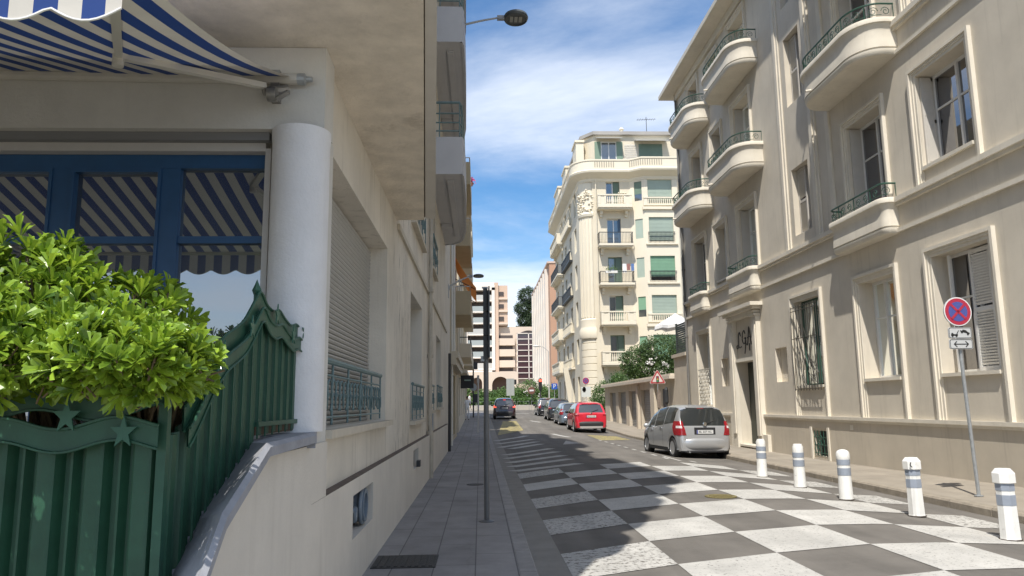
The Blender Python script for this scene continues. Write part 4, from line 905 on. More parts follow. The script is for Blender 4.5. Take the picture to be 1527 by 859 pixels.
# ------------------------------------------------------------------ garages and things on the right behind the parked hatchback
GB = (9.3, 46, 0)
ga = thing('garage_row', 'low row of beige lock-up garages with roller doors behind the silver hatchback', 'garage', GB)
gcream = mat('garage_render', (.56, .49, .39), .9, .1, 1.2, .3, 60, streak=.4, tint2=(.25, .2, .15))
t = Rel(GB); gd = [(40.8, 43.4), (44.5, 47.0), (48.0, 50.6), (51.6, 54.0)]
def gz(y): return zr(7.5, y)+.02
facade(t, (9.3, 0, 0), (0, 1, 0), (-1, 0, 0), 33.4, 56, -.2, 2.75, [(a, b, gz((a+b)/2), 2.35, .22) for a, b in gd]+[(37.6, 38.2, 1.3, 2.3, .2)])
t.quad((9.3, 56, -.2), (14.5, 56, -.2), (14.5, 56, 2.75), (9.3, 56, 2.75)); t.build('wall', gcream, ga)
t = Rel(GB); t.box(9.02, 14.6, 35.6, 56.15, 2.75, 2.9); t.box(9.1, 14.5, 35.7, 56.1, 2.9, 3.0); t.build('roof', mat('garage_parapet', (.62, .55, .45), .85, .1, 2), ga)
for b_ in ((9.1, 9.298, 39.3, 40.2, 0, 2.75), (9.15, 9.298, 43.75, 44.15, 0, 2.6)): t = Rel(GB); t.box(*b_); t.build('pier', gcream, ga)
for (a, b), m in zip(gd, ('a', 'b', 'b', 'b')):
    mt = mat('garage_door_grey', (.25, .24, .225), .6, .1, 4) if m == 'b' else mat('garage_door_grey2', (.31, .30, .28), .6, .1, 4)
    s = Rel(GB); z = gz((a+b)/2); rows = []
    while z < 2.34: rows += [(z, 0), (z+.03, .02), (z+.07, .02)]; z += .1
    s.grid([[(9.5-dx, y, zz_) for y in (a, b)] for zz_, dx in rows]); s.build('garage_door', mt, ga)
t = Rel(GB); t.box(9.31, 9.49, 37.6, 38.2, 1.3, 2.3); t.build('window', darkgrey, ga)
t = thing('terrace_parapet', 'beige terrace block with dark slatted screen squeezed between garages and big balcony building', 'wall', (9.6, 34.3, 0))
B = (9.6, 34.3, 0); m_ = Rel(B); m_.box(9.25, 14, 33.2, 35.5, -.2, 3.7); m_.box(9.15, 14.1, 33.15, 35.55, 3.7, 3.85); m_.build('wall', gcream, t)
m_ = Rel(B); 
for i in range(14): m_.box(9.4, 9.44, 33.3, 35.4, 3.9+i*.1, 3.975+i*.1)
m_.box(9.38, 9.46, 33.25, 33.33, 3.85, 5.35); m_.box(9.38, 9.46, 35.37, 35.45, 3.85, 5.35); m_.build('screen', mat('dark_screen', (.05, .06, .055), .7), t)
# parasol
pu = thing('parasol', 'open white garden parasol beside the corner of the big beige building', 'parasol', (9.95, 37.5, 3.0))
t = MB(); n = 8; c = (0, 0, 3.1); rim = [(1.15*math.cos(2*math.pi*k/n+.2), 1.15*math.sin(2*math.pi*k/n+.2)*.95, 2.42) for k in range(n)]
for k in range(n):
    a, b = Vector(rim[k]), Vector(rim[(k+1) % n]); mdl = (a+b)/2*.93; mdl.z = 2.5; t.add([c, a, mdl, b], [(0, 1, 2, 3)]); t.add([a, mdl, b, b+Vector((0, 0, -.16)), mdl+Vector((0, 0, -.16)), a+Vector((0, 0, -.16))], [(0, 1, 4, 5), (1, 2, 3, 4)])
t.build('canopy', mat('parasol_cloth', (.8, .8, .8), .8), pu)
t = MB(); t.tube([(0, 0, 0), (0, 0, 3.0)], .025, 8); t.build('pole', alu, pu)
t = MB()
for p in rim: t.tube([(0, 0, 2.75), Vector(p)*.98], .01, 4)
t.build('rib', alu, pu)

# ------------------------------------------------------------------ ornate cream corner building
CB = (12, 66, 0)
cb = thing('corner_building', 'ornate cream corner apartment building with green shutters, balustrades and a set-back attic floor', 'building', CB)
cc = mat('corner_cream', (.68, .61, .475), .88, .05, .5, .1, 20, streak=.12); cc2 = mat('corner_cream_trim', (.74, .67, .53), .85, .04, .6)
YF = 62.0
def px2(u, yy): return (u-716)/F_PX*yy
t = Rel(CB)
floors = [1.6, 4.9, 8.22, 11.55, 14.9, 18.2]
fcf = Frame((0-CB[0], YF-CB[1], 0), (1, 0, 0), (0, -1, 0))
fcs = Frame((8.7-CB[0], 0-CB[1], 0), (0, 1, 0), (-1, 0, 0))
opf = []; ops_ = []
for i, z in enumerate(floors):
    opf.append((10.9, 12.1, z+.1 if i else .2, z+2.35, .35))
    for a in (65.3, 69.0, 73.0, 76.2, 81.0): ops_.append((a, a+1.5, z+.15, z+2.35, .35))
facade(t, (0, YF, 0), (1, 0, 0), (0, -1, 0), 9.7, 12.95, -.3, 21.3, opf)
facade(t, (8.7, 0, 0), (0, 1, 0), (-1, 0, 0), 63.2, 84, -.3, 21.3, ops_)
t.quad((8.7, 84, -.3), (22, 84, -.3), (22, 84, 21.3), (8.7, 84, 21.3)); t.quad((22, 63.4, -.3), (22, 84, -.3), (22, 84, 21.3), (22, 63.4, 21.3)); t.quad((16.7, 63.4, -.3), (22, 63.4, -.3), (22, 63.4, 21.3), (16.7, 63.4, 21.3))
t.build('wall', cc, cb)
# rounded corner tower with flutes and rusticated base
t = Rel(CB); prof = []
ang = np.linspace(-math.pi, -math.pi/2, 17)
for zlo, zhi, rr in [(-.3, 6.9, 1.13)]:
    z = zlo
    while z < zhi: prof += [(rr, z), (rr, z+.50), (rr-.05, z+.53), (rr-.05, z+.56)]; z += .58
prof += [(1.26, 7.0), (1.3, 7.1), (1.3, 7.7), (1.2, 7.9), (1.18, 8.0), (1.22, 8.6), (1.08, 8.7), (1.08, 17.4), (1.2, 17.5), (1.25, 17.7), (1.12, 17.9), (1.1, 21.3)]
t.grid([[(9.75+r*math.cos(a)*.98, 63.2+r*math.sin(a), z) for a in ang] for r, z in prof])
for a in np.linspace(-math.pi+.15, -math.pi/2-.15, 6): t.tube([(9.75+1.09*math.cos(a)*.98, 63.2+1.09*math.sin(a), 8.8), (9.75+1.09*math.cos(a)*.98, 63.2+1.09*math.sin(a), 17.3)], .06, 6)
t.build('corner_tower', cc2, cb, 30)
t = Rel(CB); random.seed(5)   # carved garland band
for k in range(80):
    a = random.uniform(-math.pi, -math.pi/2); z = random.uniform(18.0, 19.9)-.5*abs(math.sin(a*3)); r = 1.15; c = (9.75+r*math.cos(a), 63.2+r*math.sin(a), z)
    t.lathe([(0.001, -.11), (.11, 0), (.001, .11)], c, 6)
t.build('carved_relief', cc2, cb)
for x in np.linspace(12.0, 12.6, 4):
    t = Rel(CB)
    for z in np.linspace(18.3, 19.5, 9): t.lathe([(0.001, -.09), (.09, 0), (.001, .09)], (x, YF-.03, z), 6)
    t.build('carved_relief', cc2, cb)
# polygonal bay on the right of the front
t = Rel(CB); bx = [(12.75, YF), (13.3, YF-.75), (16.0, YF-.75), (16.6, YF), (16.7, 63.4)]
bops = []
for i, z in enumerate(floors): bops.append((.3, 2.4, z+.2, z+2.3, .18))
facade(t, (14.05, YF-.75, 0), (1, 0, 0), (0, -1, 0), 0, 2.85, -.3, 21.3, bops)
sd = Vector((1.1, -.75, 0)); L1 = sd.length; facade(t, (12.95, YF, 0), sd, (-.75, -1.1, 0), 0, L1, -.3, 21.3, [(.42, L1-.22, z+.5, z+2.2, .12) for z in floors])
facade(t, (16.9, YF-.75, 0), (.6, .75, 0), (.75, -.6, 0), 0, .96, -.3, 21.3, [(.2, .8, z+.5, z+2.2, .12) for z in floors])
t.quad((17.5, YF, -.3), (17.6, 63.4, -.3), (17.6, 63.4, 21.3), (17.5, YF, 21.3)); t.build('bay', cc2, cb)
g_sh = mat('green_shutter', (.14, .20, .15), .6, .08, 5); g_bl = mat('green_blind', (.20, .36, .235), .6, .05, 2); g_bl2 = mat('pale_green_blind', (.36, .43, .36), .6, .05, 2)
fb = Frame((14.05-CB[0], YF-.75-CB[1], 0), (1, 0, 0), (0, -1, 0))
fsd = Frame((12.95-CB[0], YF-CB[1], 0), sd, (-.75, -1.1, 0))
for i, z in enumerate(floors):
    m = [g_sh, g_bl, g_bl2, g_bl, g_bl2, g_bl2][i]; lo = [0, 0, 0, .35, .1, 0][i]
    s = MB(); fb.box(s, .3, 2.4, z+.2+lo, z+2.3, -.16, -.13)
    q = z+.25+lo
    while q < z+2.25: fb.box(s, .3, 2.4, q, q+.015, -.13, -.115); q += .12
    s.build('blind', m, cb)
    s = MB(); fsd.box(s, .42, L1-.22, z+.5+(.6 if i in (2, 5) else 0), z+2.2, -.1, -.06); s.build('blind', [g_bl, g_bl, g_bl, g_bl2, g_bl2, g_sh][i], cb)
    if i in (2, 5): s = MB(); fsd.box(s, .42, L1-.22, z+.5, z+1.1, -.1, -.08); s.build('pane', glass_far, cb)
    # front window
    a, b = 10.9, 12.1; zb = z+.1 if i else .2
    o = window(fcf, cb, a, b, zb, z+2.35, -.32, g_sh if i in (1, 3) else white_paint, glass_far, 2, 0, .09)
    if i in (1, 3, 5, 4): 
        s = MB(); 
        lv = ((a+.02, a+.62), (a+.68, b-.02)) if i in (1, 3, 5) else ((a+.02, a+.2), (b-.2, b-.02))
        for u0, u1 in lv:
            s = MB(); fcf.box(s, u0, u1, zb, z+2.33, -.22, -.19); q = zb+.06
            while q < z+2.25: fcf.box(s, u0+.06, u1-.06, q, q+.04, -.19, -.175); q += .1
        s.build('shutter', g_sh if i != 4 else mat('blue_shutter', (.08, .14, .22), .5), o)
    elif i == 2:
        s = MB(); fcf.box(s, b-.62, b-.02, zb, z+2.33, -.22, -.19); s.build('shutter', g_sh, o)
    for a in (65.3, 69.0, 73.0, 76.2, 81.0):
        o = window(fcs, cb, a, a+1.5, z+.15, z+2.35, -.33, g_sh, glass_far, 2, 1, .09)
        if a in (73.0, 76.2): s = MB(); fcs.box(s, a+.03, a+.72, z+.16, z+2.33, -.22, -.19); s.build('shutter', g_sh, o)
# balconies with balusters or iron rails
def bal_front(fr_, u0, u1, z, dep, stone, base=cb):
    s = MB(); fr_.box(s, u0, u1, z-.18, z, .002, dep); fr_.box(s, u0+.06, u1-.06, z-.3, z-.18, .002, dep-.12)
    for uu in (u0+.25, u1-.5): 
        fr_.box(s, uu, uu+.22, z-.62, z-.3, .002, dep*.45); fr_.box(s, uu, uu+.22, z-.85, z-.62, .002, dep*.2)
    if stone:
        fr_.box(s, u0, u1, z+.84, z+.95, dep-.16, dep+.02); fr_.box(s, u0, u1, z+.0, z+.12, dep-.14, dep-.02)
        for a_, b_ in ((u0, u0+.22), (u1-.22, u1), (u0+.55, u0+.7), (u1-.7, u1-.55)): fr_.box(s, a_, b_, z+.12, z+.84, dep-.14, dep-.01)
        fr_.box(s, u0, u0+.12, z, z+.95, .002, dep-.14); fr_.box(s, u1-.12, u1, z, z+.95, .002, dep-.14)
        fr_.box(s, u0+.22, u0+.55, z+.12, z+.84, dep-.12, dep-.04); fr_.box(s, u1-.55, u1-.22, z+.12, z+.84, dep-.12, dep-.04)
        q = u0+.8
        while q < u1-.8: 
            fr_.box(s, q, q+.07, z+.12, z+.84, dep-.12, dep-.05); fr_.box(s, q-.02, q+.09, z+.25, z+.5, dep-.13, dep-.04); q += .17
    o = s.build('balcony', cc2, base)
    if not stone:
        s = MB(); fr_.box(s, u0+.02, u1-.02, z+.93, z+.98, dep-.08, dep-.03); fr_.box(s, u0+.02, u1-.02, z+.08, z+.11, dep-.07, dep-.04)
        q = u0+.05
        while q < u1: fr_.box(s, q, q+.022, z, z+.95, dep-.065, dep-.043); q += .12
        for uu in (u0+.02, u1-.05):
            fr_.box(s, uu, uu+.04, z+.93, z+.98, .002, dep-.08)
            for k in range(5): fr_.box(s, uu+.01, uu+.03, z, z+.93, dep*k/5+.01, dep*k/5+.03)
        s.build('railing', darkgrey, o)
for i, z in enumerate(floors[1:], 1): bal_front(fcf, 10.05, 12.95, z, .95, i in (1, 2, 5))
for i, z in enumerate(floors[1:], 1):
    if i in (2, 5): 
        s = MB(); fb.box(s, -.2, 2.9, z-.35, z-.12, .002, .16); fb.box(s, -.1, 2.8, z+.0, z+.1, .002, .12); fb.box(s, -.1, 2.8, z+.62, z+.74, .002, .14)
        q = .3
        while q < 2.4: fb.box(s, q, q+.08, z+.1, z+.62, .03, .1); q += .18
        fb.box(s, -.1, .25, z+.1, z+.62, .002, .1); fb.box(s, 2.45, 2.8, z+.1, z+.62, .002, .1); s.build('balustrade', cc2, cb)
    elif i in (3, 4):
        s = MB(); fb.box(s, .2, 2.5, z+.95, z+1.0, .05, .1); q = .22
        while q < 2.5: fb.box(s, q, q+.025, z+.05, z+.97, .06, .085); q += .11
        s.build('railing', darkgrey, cb); s = MB(); fb.box(s, 0, 2.7, z-.1, z+.03, .002, .15); s.build('window_sill', cc2, cb)
    for u0, u1, st in ((75.6, 83.2, i in (1, 2, 5)),): bal_front(fcs, u0, u1, z, .7, st)
    s = MB(); fcs.box(s, 68.4, 75.2, z-.15, z+.02, .002, .35); fcs.box(s, 68.4, 75.2, z+.75, z+.85, .2, .34)
    q = 68.5
    while q < 75.3: fcs.box(s, q, q+.08, z+.02, z+.75, .24, .32); q += .2
    s.build('balustrade', cc2 if i in (1, 2, 5) else darkgrey, cb)
# cornice terrace following the rounded corner, attic set back
def ring_pts(o): 
    o = o*.9; P = [(8.7-o, 84), (8.7-o, 63.4)]
    for a in np.linspace(-math.pi, -math.pi/2, 9)[1:-1]: P.append((9.75+(1.05+o)*math.cos(a), 63.2+(1.2+o)*math.sin(a)))
    P += [(9.8, YF-o), (12.95-o*.2, YF-o), (14.05-o*.4, YF-.75-o), (16.9+o*.4, YF-.75-o), (17.6, YF-o), (22, YF-o+.3)]
    return P
s = Rel(CB)
for o_, z in ((.0, 20.3),): pass
prof = [(.02, 20.5), (.1, 20.6), (.14, 20.75), (.5, 20.95), (.85, 21.15), (.9, 21.3), (.85, 21.36), (.8, 21.4), (.8, 21.55), (.74, 21.55)]
s.grid([[(x, y, z) for x, y in ring_pts(o_)] for o_, z in prof]); 
s.grid([[(x, y, z) for x, y in ring_pts(o_)] for o_, z in ((.76, 21.5), (.76, 22.15), (.82, 22.17), (.82, 22.3), (.6, 22.3), (.6, 21.4))]); s.build('cornice', cc2, cb, 30)
s = Rel(CB)
P = ring_pts(.77)
for (x, y) in []: pass
for i in range(len(P)-1):
    a, b = Vector((*P[i], 0)), Vector((*P[i+1], 0)); Ls = (b-a).length
    if Ls < 1.2: continue
    n = int(Ls/.2)
    for k0 in range(0, n, 18):
        s = Rel(CB)
        for k in range(k0, min(k0+9, n)): p = a+(b-a)*((k+.5)/n); s.box(p.x-.035, p.x+.035, p.y-.035, p.y+.035, 21.6, 22.1)
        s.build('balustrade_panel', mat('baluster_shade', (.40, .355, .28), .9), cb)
s = Rel(CB); s.prism([(9.3, 83.8), (9.3, 64.6), (10.2, 63.4), (22, 63.4), (22, 83.8)], 21.3, 25.2); s.prism([(9.0, 75), (9.0, 73), (9.3, 73), (9.3, 75)], 21.3, 23); s.build('attic', cc, cb)
s = Rel(CB); s.prism([(9.1, 84), (9.1, 64.5), (10.1, 63.1), (22.2, 63.1), (22.2, 84)], 25.2, 25.5); s.prism([(12, 83.5), (12, 67), (22, 67), (22, 83.5)], 25.5, 26.1); s.build('roof', mat('zinc_roof', (.34, .32, .29), .6, .1, 1), cb)
for y0_, y1_, zt_ in ((63.8, 66.2, 24.7), (72, 75, 25.0), (79, 83, 25.0)): s = Rel(CB); s.box(8.65, 9.35, y0_, y1_, 21.3, zt_); s.box(8.55, 9.4, y0_-.1, y1_+.1, zt_, zt_+.2); s.build('attic_pavilion', cc2, cb)
fa = Frame((0-CB[0], 63.4-CB[1], 0), (1, 0, 0), (0, -1, 0))
for a, b, z1, m in ((10.8, 12.2, 24.6, None), (14.2, 16.3, 24.4, g_bl)):
    o = window(fa, cb, a, b, 21.9, z1, .01, white_paint, glass_far, 2, 0, .08)
    s = MB()
    if m: fa.box(s, a, b, 21.9, z1, .08, .1); s.build('blind', g_sh, cb)
    else:
        for u0, u1 in ((a-.55, a), (b, b+.55)): s = MB(); fa.box(s, u0, u1, 21.9, z1, .05, .09); s.build('shutter', mat('pale_green_shutter', (.19, .27, .2), .6), o)
    s = MB(); v = [fa.p(a-.4, z1+.35, .02), fa.p(b+.4, z1+.35, .02), fa.p(b+.4, z1+.05, .9), fa.p(a-.4, z1+.05, .9)]; s.add(v+[Vector(x)+Vector((0, 0, .03)) for x in v], [(0, 1, 2, 3), (7, 6, 5, 4), (0, 4, 5, 1), (1, 5, 6, 2), (2, 6, 7, 3), (3, 7, 4, 0)]); s.build('awning', white_paint, cb)
s = MB()
for k in range(-6, 12):
    pass
for k in range(11): fa.box(s, 12.95+k*.1, 12.98+k*.1, 22.2, 24.4, .03, .05); fa.box(s, 12.92, 14.0, 22.25+k*.2, 22.28+k*.2, .03, .05)
s.build('trellis', white_paint, cb)
s = Rel(CB); s.tube([(15.6, 66, 25.8), (15.6, 66, 28.0)], .03, 5); s.tube([(14.7, 66, 27.7), (16.5, 66, 27.8)], .02, 5)
for k in range(8): s.tube([(14.8+k*.22, 65.7, 27.74), (14.8+k*.22, 66.3, 27.74)], .012, 4)
s.build('antenna', darkgrey, cb)
s = Rel(CB); s.box(13.0, 13.6, 66, 66.6, 25.45, 26.5); s.lathe([(.16, 26.5), (.16, 26.8), (.24, 26.85), (.1, 27.05)], (13.3, 66.3, 0), 10); s.build('chimney', cc2, cb)
s = Rel(CB); s.tube([(9.98, YF-.2, 7.9), (9.98, YF-.2, 20.6)], .05, 6); s.build('drainpipe', cc, cb)
# slanting buttress at the street side
s = Rel(CB)
for y in (70.6,): s.add([(8.7, y, 5.0), (7.9, y+.5, 5.0), (8.5, y+.5, .4), (8.7, y, .4), (8.7, y+.9, 5.0), (7.9, y+.9, 5.0), (8.5, y+.9, .4), (8.7, y+.9, .4)], [(0, 1, 2, 3), (7, 6, 5, 4), (1, 5, 6, 2), (0, 4, 5, 1), (3, 2, 6, 7)])
s.build('buttress', cc2, cb)
pass

# ------------------------------------------------------------------ terracotta building with white fins
OB = (14, 112, 0)
ob = thing('office_building', 'salmon building with tall white vertical fins between cream corner building and pine tree', 'building', OB)
sal = mat('salmon_render', (.50, .30, .20), .9, .05, .3)
X0 = 9.5
s = Rel(OB); s.box(X0, 26, 100, 131, -.5, 20.6); s.build('wall', sal, ob)
s = Rel(OB); s.box(X0-.3, 26.2, 99.9, 131.3, 20.6, 20.85); s.build('roof', mat('salmon_pale', (.62, .47, .38), .9), ob)
wfin = mat('white_fin', (.72, .66, .58), .8)
for k in range(8):
    y = 102.2+k*3.7; s = Rel(OB); s.box(X0-.45, X0-.002, y, y+1.1, 2.5, 20.2); s.build('fin', wfin, ob)
    s = Rel(OB); s.quad((X0-.02, y+1.2, 3), (X0-.02, y+3.5, 3), (X0-.02, y+3.5, 19.8), (X0-.02, y+1.2, 19.8)); o = s.build('window', glass_far, ob)
    s = Rel(OB)
    for z in np.arange(4.2, 19.6, 2.9): s.box(X0-.12, X0-.03, y+1.1, y+3.7, z, z+.9)
    s.build('spandrel', mat('spandrel', (.60, .42, .32), .9), ob)
s = Rel(OB); s.box(X0-1.6, X0-.002, 100, 131, 2.0, 2.3); s.build('canopy', wfin, ob)
for k in range(4): s = Rel(OB); s.tube([(X0-1.3, 103+k*8, 0), (X0-1.3, 103+k*8, 2.0)], .18, 8); s.build('column', wfin, ob)
s = Rel(OB); s.quad((X0-.03, 100.5, .6), (X0-.03, 130, .6), (X0-.03, 130, 1.95), (X0-.03, 100.5, 1.95)); s.build('window', glass_far, ob)

# ------------------------------------------------------------------ far apartment blocks closing the street (y about 180)
D = 180.
def fx(u): return (u-716)/F_PX*D*1.0
def fz(v, u=745): return 1.6+(604-v)/F_PX*D*.985
FB = (0, 184, 0)
pink = mat('far_pink', (.60, .44, .33), .9, .04, .2); peach = mat('far_peach', (.66, .54, .43), .9, .04, .2); fwhite = mat('far_white', (.78, .70, .62), .9)
fa1 = thing('apartment_tower', 'tall pink apartment tower with white-framed balconies at the end of the street', 'building', FB)
s = Rel(FB); s.box(fx(686), fx(757), 181, 196, -.5, fz(430)); s.box(fx(738), fx(758), 179.2, 181, fz(486), fz(424)); s.box(fx(736), fx(744), 178.6, 181, fz(570), fz(420)); s.build('wall', pink, fa1)
s = Rel(FB); s.box(fx(694), fx(698), 178.2, 181, fz(557), fz(428)); s.box(fx(734), fx(738.5), 178.2, 181, fz(557), fz(428)); s.box(fx(694), fx(738.5), 178.2, 181, fz(558), fz(553)); s.box(fx(694), fx(738.5), 178.2, 181, fz(432), fz(424)); s.box(fx(704), fx(738), 178.4, 181, fz(426), fz(420)); s.build('frame', fwhite, fa1)
s = Rel(FB); s.quad((fx(698), 180.9, fz(552)), (fx(734), 180.9, fz(552)), (fx(734), 180.9, fz(432)), (fx(698), 180.9, fz(432))); s.build('window', mat('far_loggia', (.10, .085, .08), .7), fa1)
for k in range(7):
    v = 446+k*17.2
    s = Rel(FB); s.box(fx(698), fx(734), 178.6, 178.8, fz(v+1), fz(v-7)); s.build('balcony', mat('far_glass_rail', (.34, .37, .36), .4) if k % 3 else mat('far_glass_rail2', (.48, .47, .44), .4), fa1)
    s = Rel(FB); s.box(fx(698), fx(734), 178.5, 181, fz(v+3), fz(v+1)); s.build('balcony_slab', fwhite, fa1)
for k in range(3):
    v = 434+k*19; s = Rel(FB); s.box(fx(742.5), fx(752), 179.0, 179.18, fz(v+6), fz(v)); s.build('window', mat('far_dark', (.07, .055, .05), .6), fa1)
    s = Rel(FB); s.box(fx(741), fx(758.5), 178.8, 179.19, fz(v+12), fz(v+9.5)); s.build('ledge', peach, fa1)
FB2 = (8, 184, 0)
fa2 = thing('apartment_wing', 'lower peach apartment wing with dark glazing and an arched base below the pine', 'building', FB2)
s = Rel(FB2); s.box(fx(742), fx(808), 180, 196, -.5, fz(487)); s.build('wall', peach, fa2)
for k in range(5):
    v = 505+k*16.5
    s = Rel(FB2); s.box(fx(744.5), fx(765), 179.8, 179.98, fz(v), fz(v-5)); s.build('window', MAT['far_dark'], fa2)
    s = Rel(FB2); s.box(fx(743.5), fx(768), 179.0, 179.99, fz(v+10.5), fz(v)); s.build('balcony', peach, fa2)
s = Rel(FB2); s.box(fx(771), fx(806), 179.5, 179.99, fz(566), fz(497)); 
dk = s.build('window', glassy('far_glazing', (.05, .02, .025), .10, .1), fa2)
s = Rel(FB2)
for u in (771, 788, 805): s.box(fx(u), fx(u+1.2), 179.3, 179.5, fz(567), fz(497))
for k in range(9): s.box(fx(771), fx(806), 179.3, 179.48, fz(498+k*8.5), fz(497+k*8.5))
s.build('frame', fwhite, fa2)
s = Rel(FB2); arc = [(fx(771)+ (fx(806)-fx(771))*q/16, fz(500)+ .0+ (fz(493)-fz(500))*math.sin(math.pi*q/16)) for q in range(17)]
s.plate([(a, b) for a, b in arc]+[(fx(806), fz(497)-.0)], (0, 179.45, 0), (1, 0, 0), (0, 0, 1), .1); s.build('arch_head', MAT['far_dark'], fa2)
FB3 = (0, 174, 0)
fa3 = thing('arcade', 'low peach arcade with dark arches in front of the far tower', 'building', FB3)
def arch_wall(s, x0, x1, z0, z1, arches, y):
    xs2 = sorted(arches); prev = x0
    for (a, b, zt) in xs2:
        s.quad((prev, y, z0), (a, y, z0), (a, y, z1), (prev, y, z1)); r = (b-a)/2; c = (a+b)/2
        for k in range(12):
            t0, t1 = math.pi-math.pi*k/12, math.pi-math.pi*(k+1)/12
            p0 = (c+r*math.cos(t0), zt-r+r*math.sin(t0)); p1 = (c+r*math.cos(t1), zt-r+r*math.sin(t1)); s.quad((p0[0], y, p0[1]), (p1[0], y, p1[1]), (p1[0], y, z1), (p0[0], y, z1))
        prev = b
    s.quad((prev, y, z0), (x1, y, z0), (x1, y, z1), (prev, y, z1))
s = Rel(FB3); arch_wall(s, fx(696), fx(770), -.5, fz(559), [(fx(704), fx(719), fz(565)), (fx(733), fx(757), fz(564))], 172); s.box(fx(696), fx(770), 172.01, 178, fz(559), fz(557)); s.build('wall', peach, fa3)
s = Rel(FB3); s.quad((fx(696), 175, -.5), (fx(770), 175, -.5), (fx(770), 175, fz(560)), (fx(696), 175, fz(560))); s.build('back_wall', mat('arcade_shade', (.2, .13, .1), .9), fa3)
fa4 = thing('hillside_wall', 'white terrace wall on the hill below the pine', 'wall', (12, 197, 10)); s = MB(); s.box(-3, 4, 0, .5, 0, fz(480)-10); s.build('wall', fwhite, fa4)
hb = MB(); hb.grid([[(-60+i*20+random.uniform(-3, 3), y, z) for i in range(8)] for y, z in ((197, -1), (200, 12), (215, 15), (260, 18), (330, 20))]); tag(hb.build('hill', mat('hill_green', (.06, .08, .03), .9, .3, .1)), kind='structure')
# ------------------------------------------------------------------ hedges and street garden at the junction
random.seed(9)
hx = [(-3.0, 93, 3.2, 2.2, 'leafy tree at the far end of the left pavement'), (.6, 95, 2.2, 1.8, 'rounded bush left of the far driving car'), (3.6, 96, 2.6, 2.4, 'wide green bush straight above the far driving car'), (6.4, 95, 3.3, 2.4, 'white-flowering bush in front of dark glazing at the junction'), (9.0, 97, 2.7, 2, 'bush beside the finned building entrance'), (-7.5, 96, 3.6, 3, 'bush hidden mostly behind the left buildings')]
for i, (x, y, h, w_, lab) in enumerate(hx[:5]):
    tree('garden_bush', lab, 'bush', (x, y, 1.1), h, [((0, 0, h*.55), (w_*.9, 1.2, h*.5), 1), ((w_*.5, -.3, h*.4), (w_*.6, 1, h*.4), .6), ((-w_*.5, -.2, h*.35), (w_*.6, 1, h*.38), .6)], 900, .2, mid_leaf, bark, group='bushes round the junction', trunk_r=.08, flowers=[((-.8, -1.3, h*.6), 8), ((.9, -1.3, h*.45), 8)] if i == 3 else None)
s = MB()
for k in range(1500):
    p = Vector((random.uniform(-2, 9.2), random.uniform(88.2, 89.6), random.uniform(1.0, 2.35)))
    for _ in range(2): d = rv()*.2; q = d.orthogonal().normalized()*.1; s.add([p, p+d+q, p+d*1.7, p+d-q], [(0, 1, 2, 3)])
o = s.build('hedge', mid_leaf); tag(o, 'clipped green hedge across the end of the street', 'hedge')
s = Rel((3, 87, 1)); s.box(-8, 9.4, 87.0, 87.3, .9, 1.55); o = s.build('garden_wall', mat('pale_kerb_wall', (.46, .42, .36), .9, .1, .5)); o.location = (3, 87, 1); tag(o, 'low pale wall under the hedge at the junction', 'wall')
br = thing('pedestrian_barrier', 'row of thin metal barriers in front of the low pale wall', 'barrier', (3, 85, 1.0))
for k in range(9):
    s = MB(); x = -5+k*1.55; s.tube([(x, 0, 0), (x, 0, .95), (x+1.3, 0, .95), (x+1.3, 0, 0)], .025, 5); s.tube([(x, 0, .5), (x+1.3, 0, .5)], .02, 5); s.build('rail', steel, br)

# washing and pots on the third balcony of the corner building
ld = thing('laundry', 'washing hung on a third-floor balcony of the cream corner building', 'laundry', (12.5, 61.1, 12.3))
for k, (c_, w_, h_) in enumerate((((.75, .74, .72), .32, .75), ((.30, .14, .12), .28, .55), ((.12, .2, .4), .25, .6))):
    s = MB(); s.grid([[(-.55+k*.36+q*w_/5, .02*math.sin(q*2+k), z) for q in range(6)] for z in (.85, .85-h_/2, .85-h_)]); s.build('garment', mat('cloth_%d' % k, c_, .9), ld)
pt = thing('potted_plants', 'row of potted plants on the same third-floor balcony rail', 'plant', (11.0, 61.1, 12.0)); s = MB(); crown_leaves(s, (0, 0, .75), (.5, .12, .22), 60, .09); s.build('foliage', mid_leaf, pt); s = MB(); s.box(-.5, .5, -.1, .1, .35, .55); s.build('planter_box', mat('white_pot', (.7, .68, .62), .7), pt)
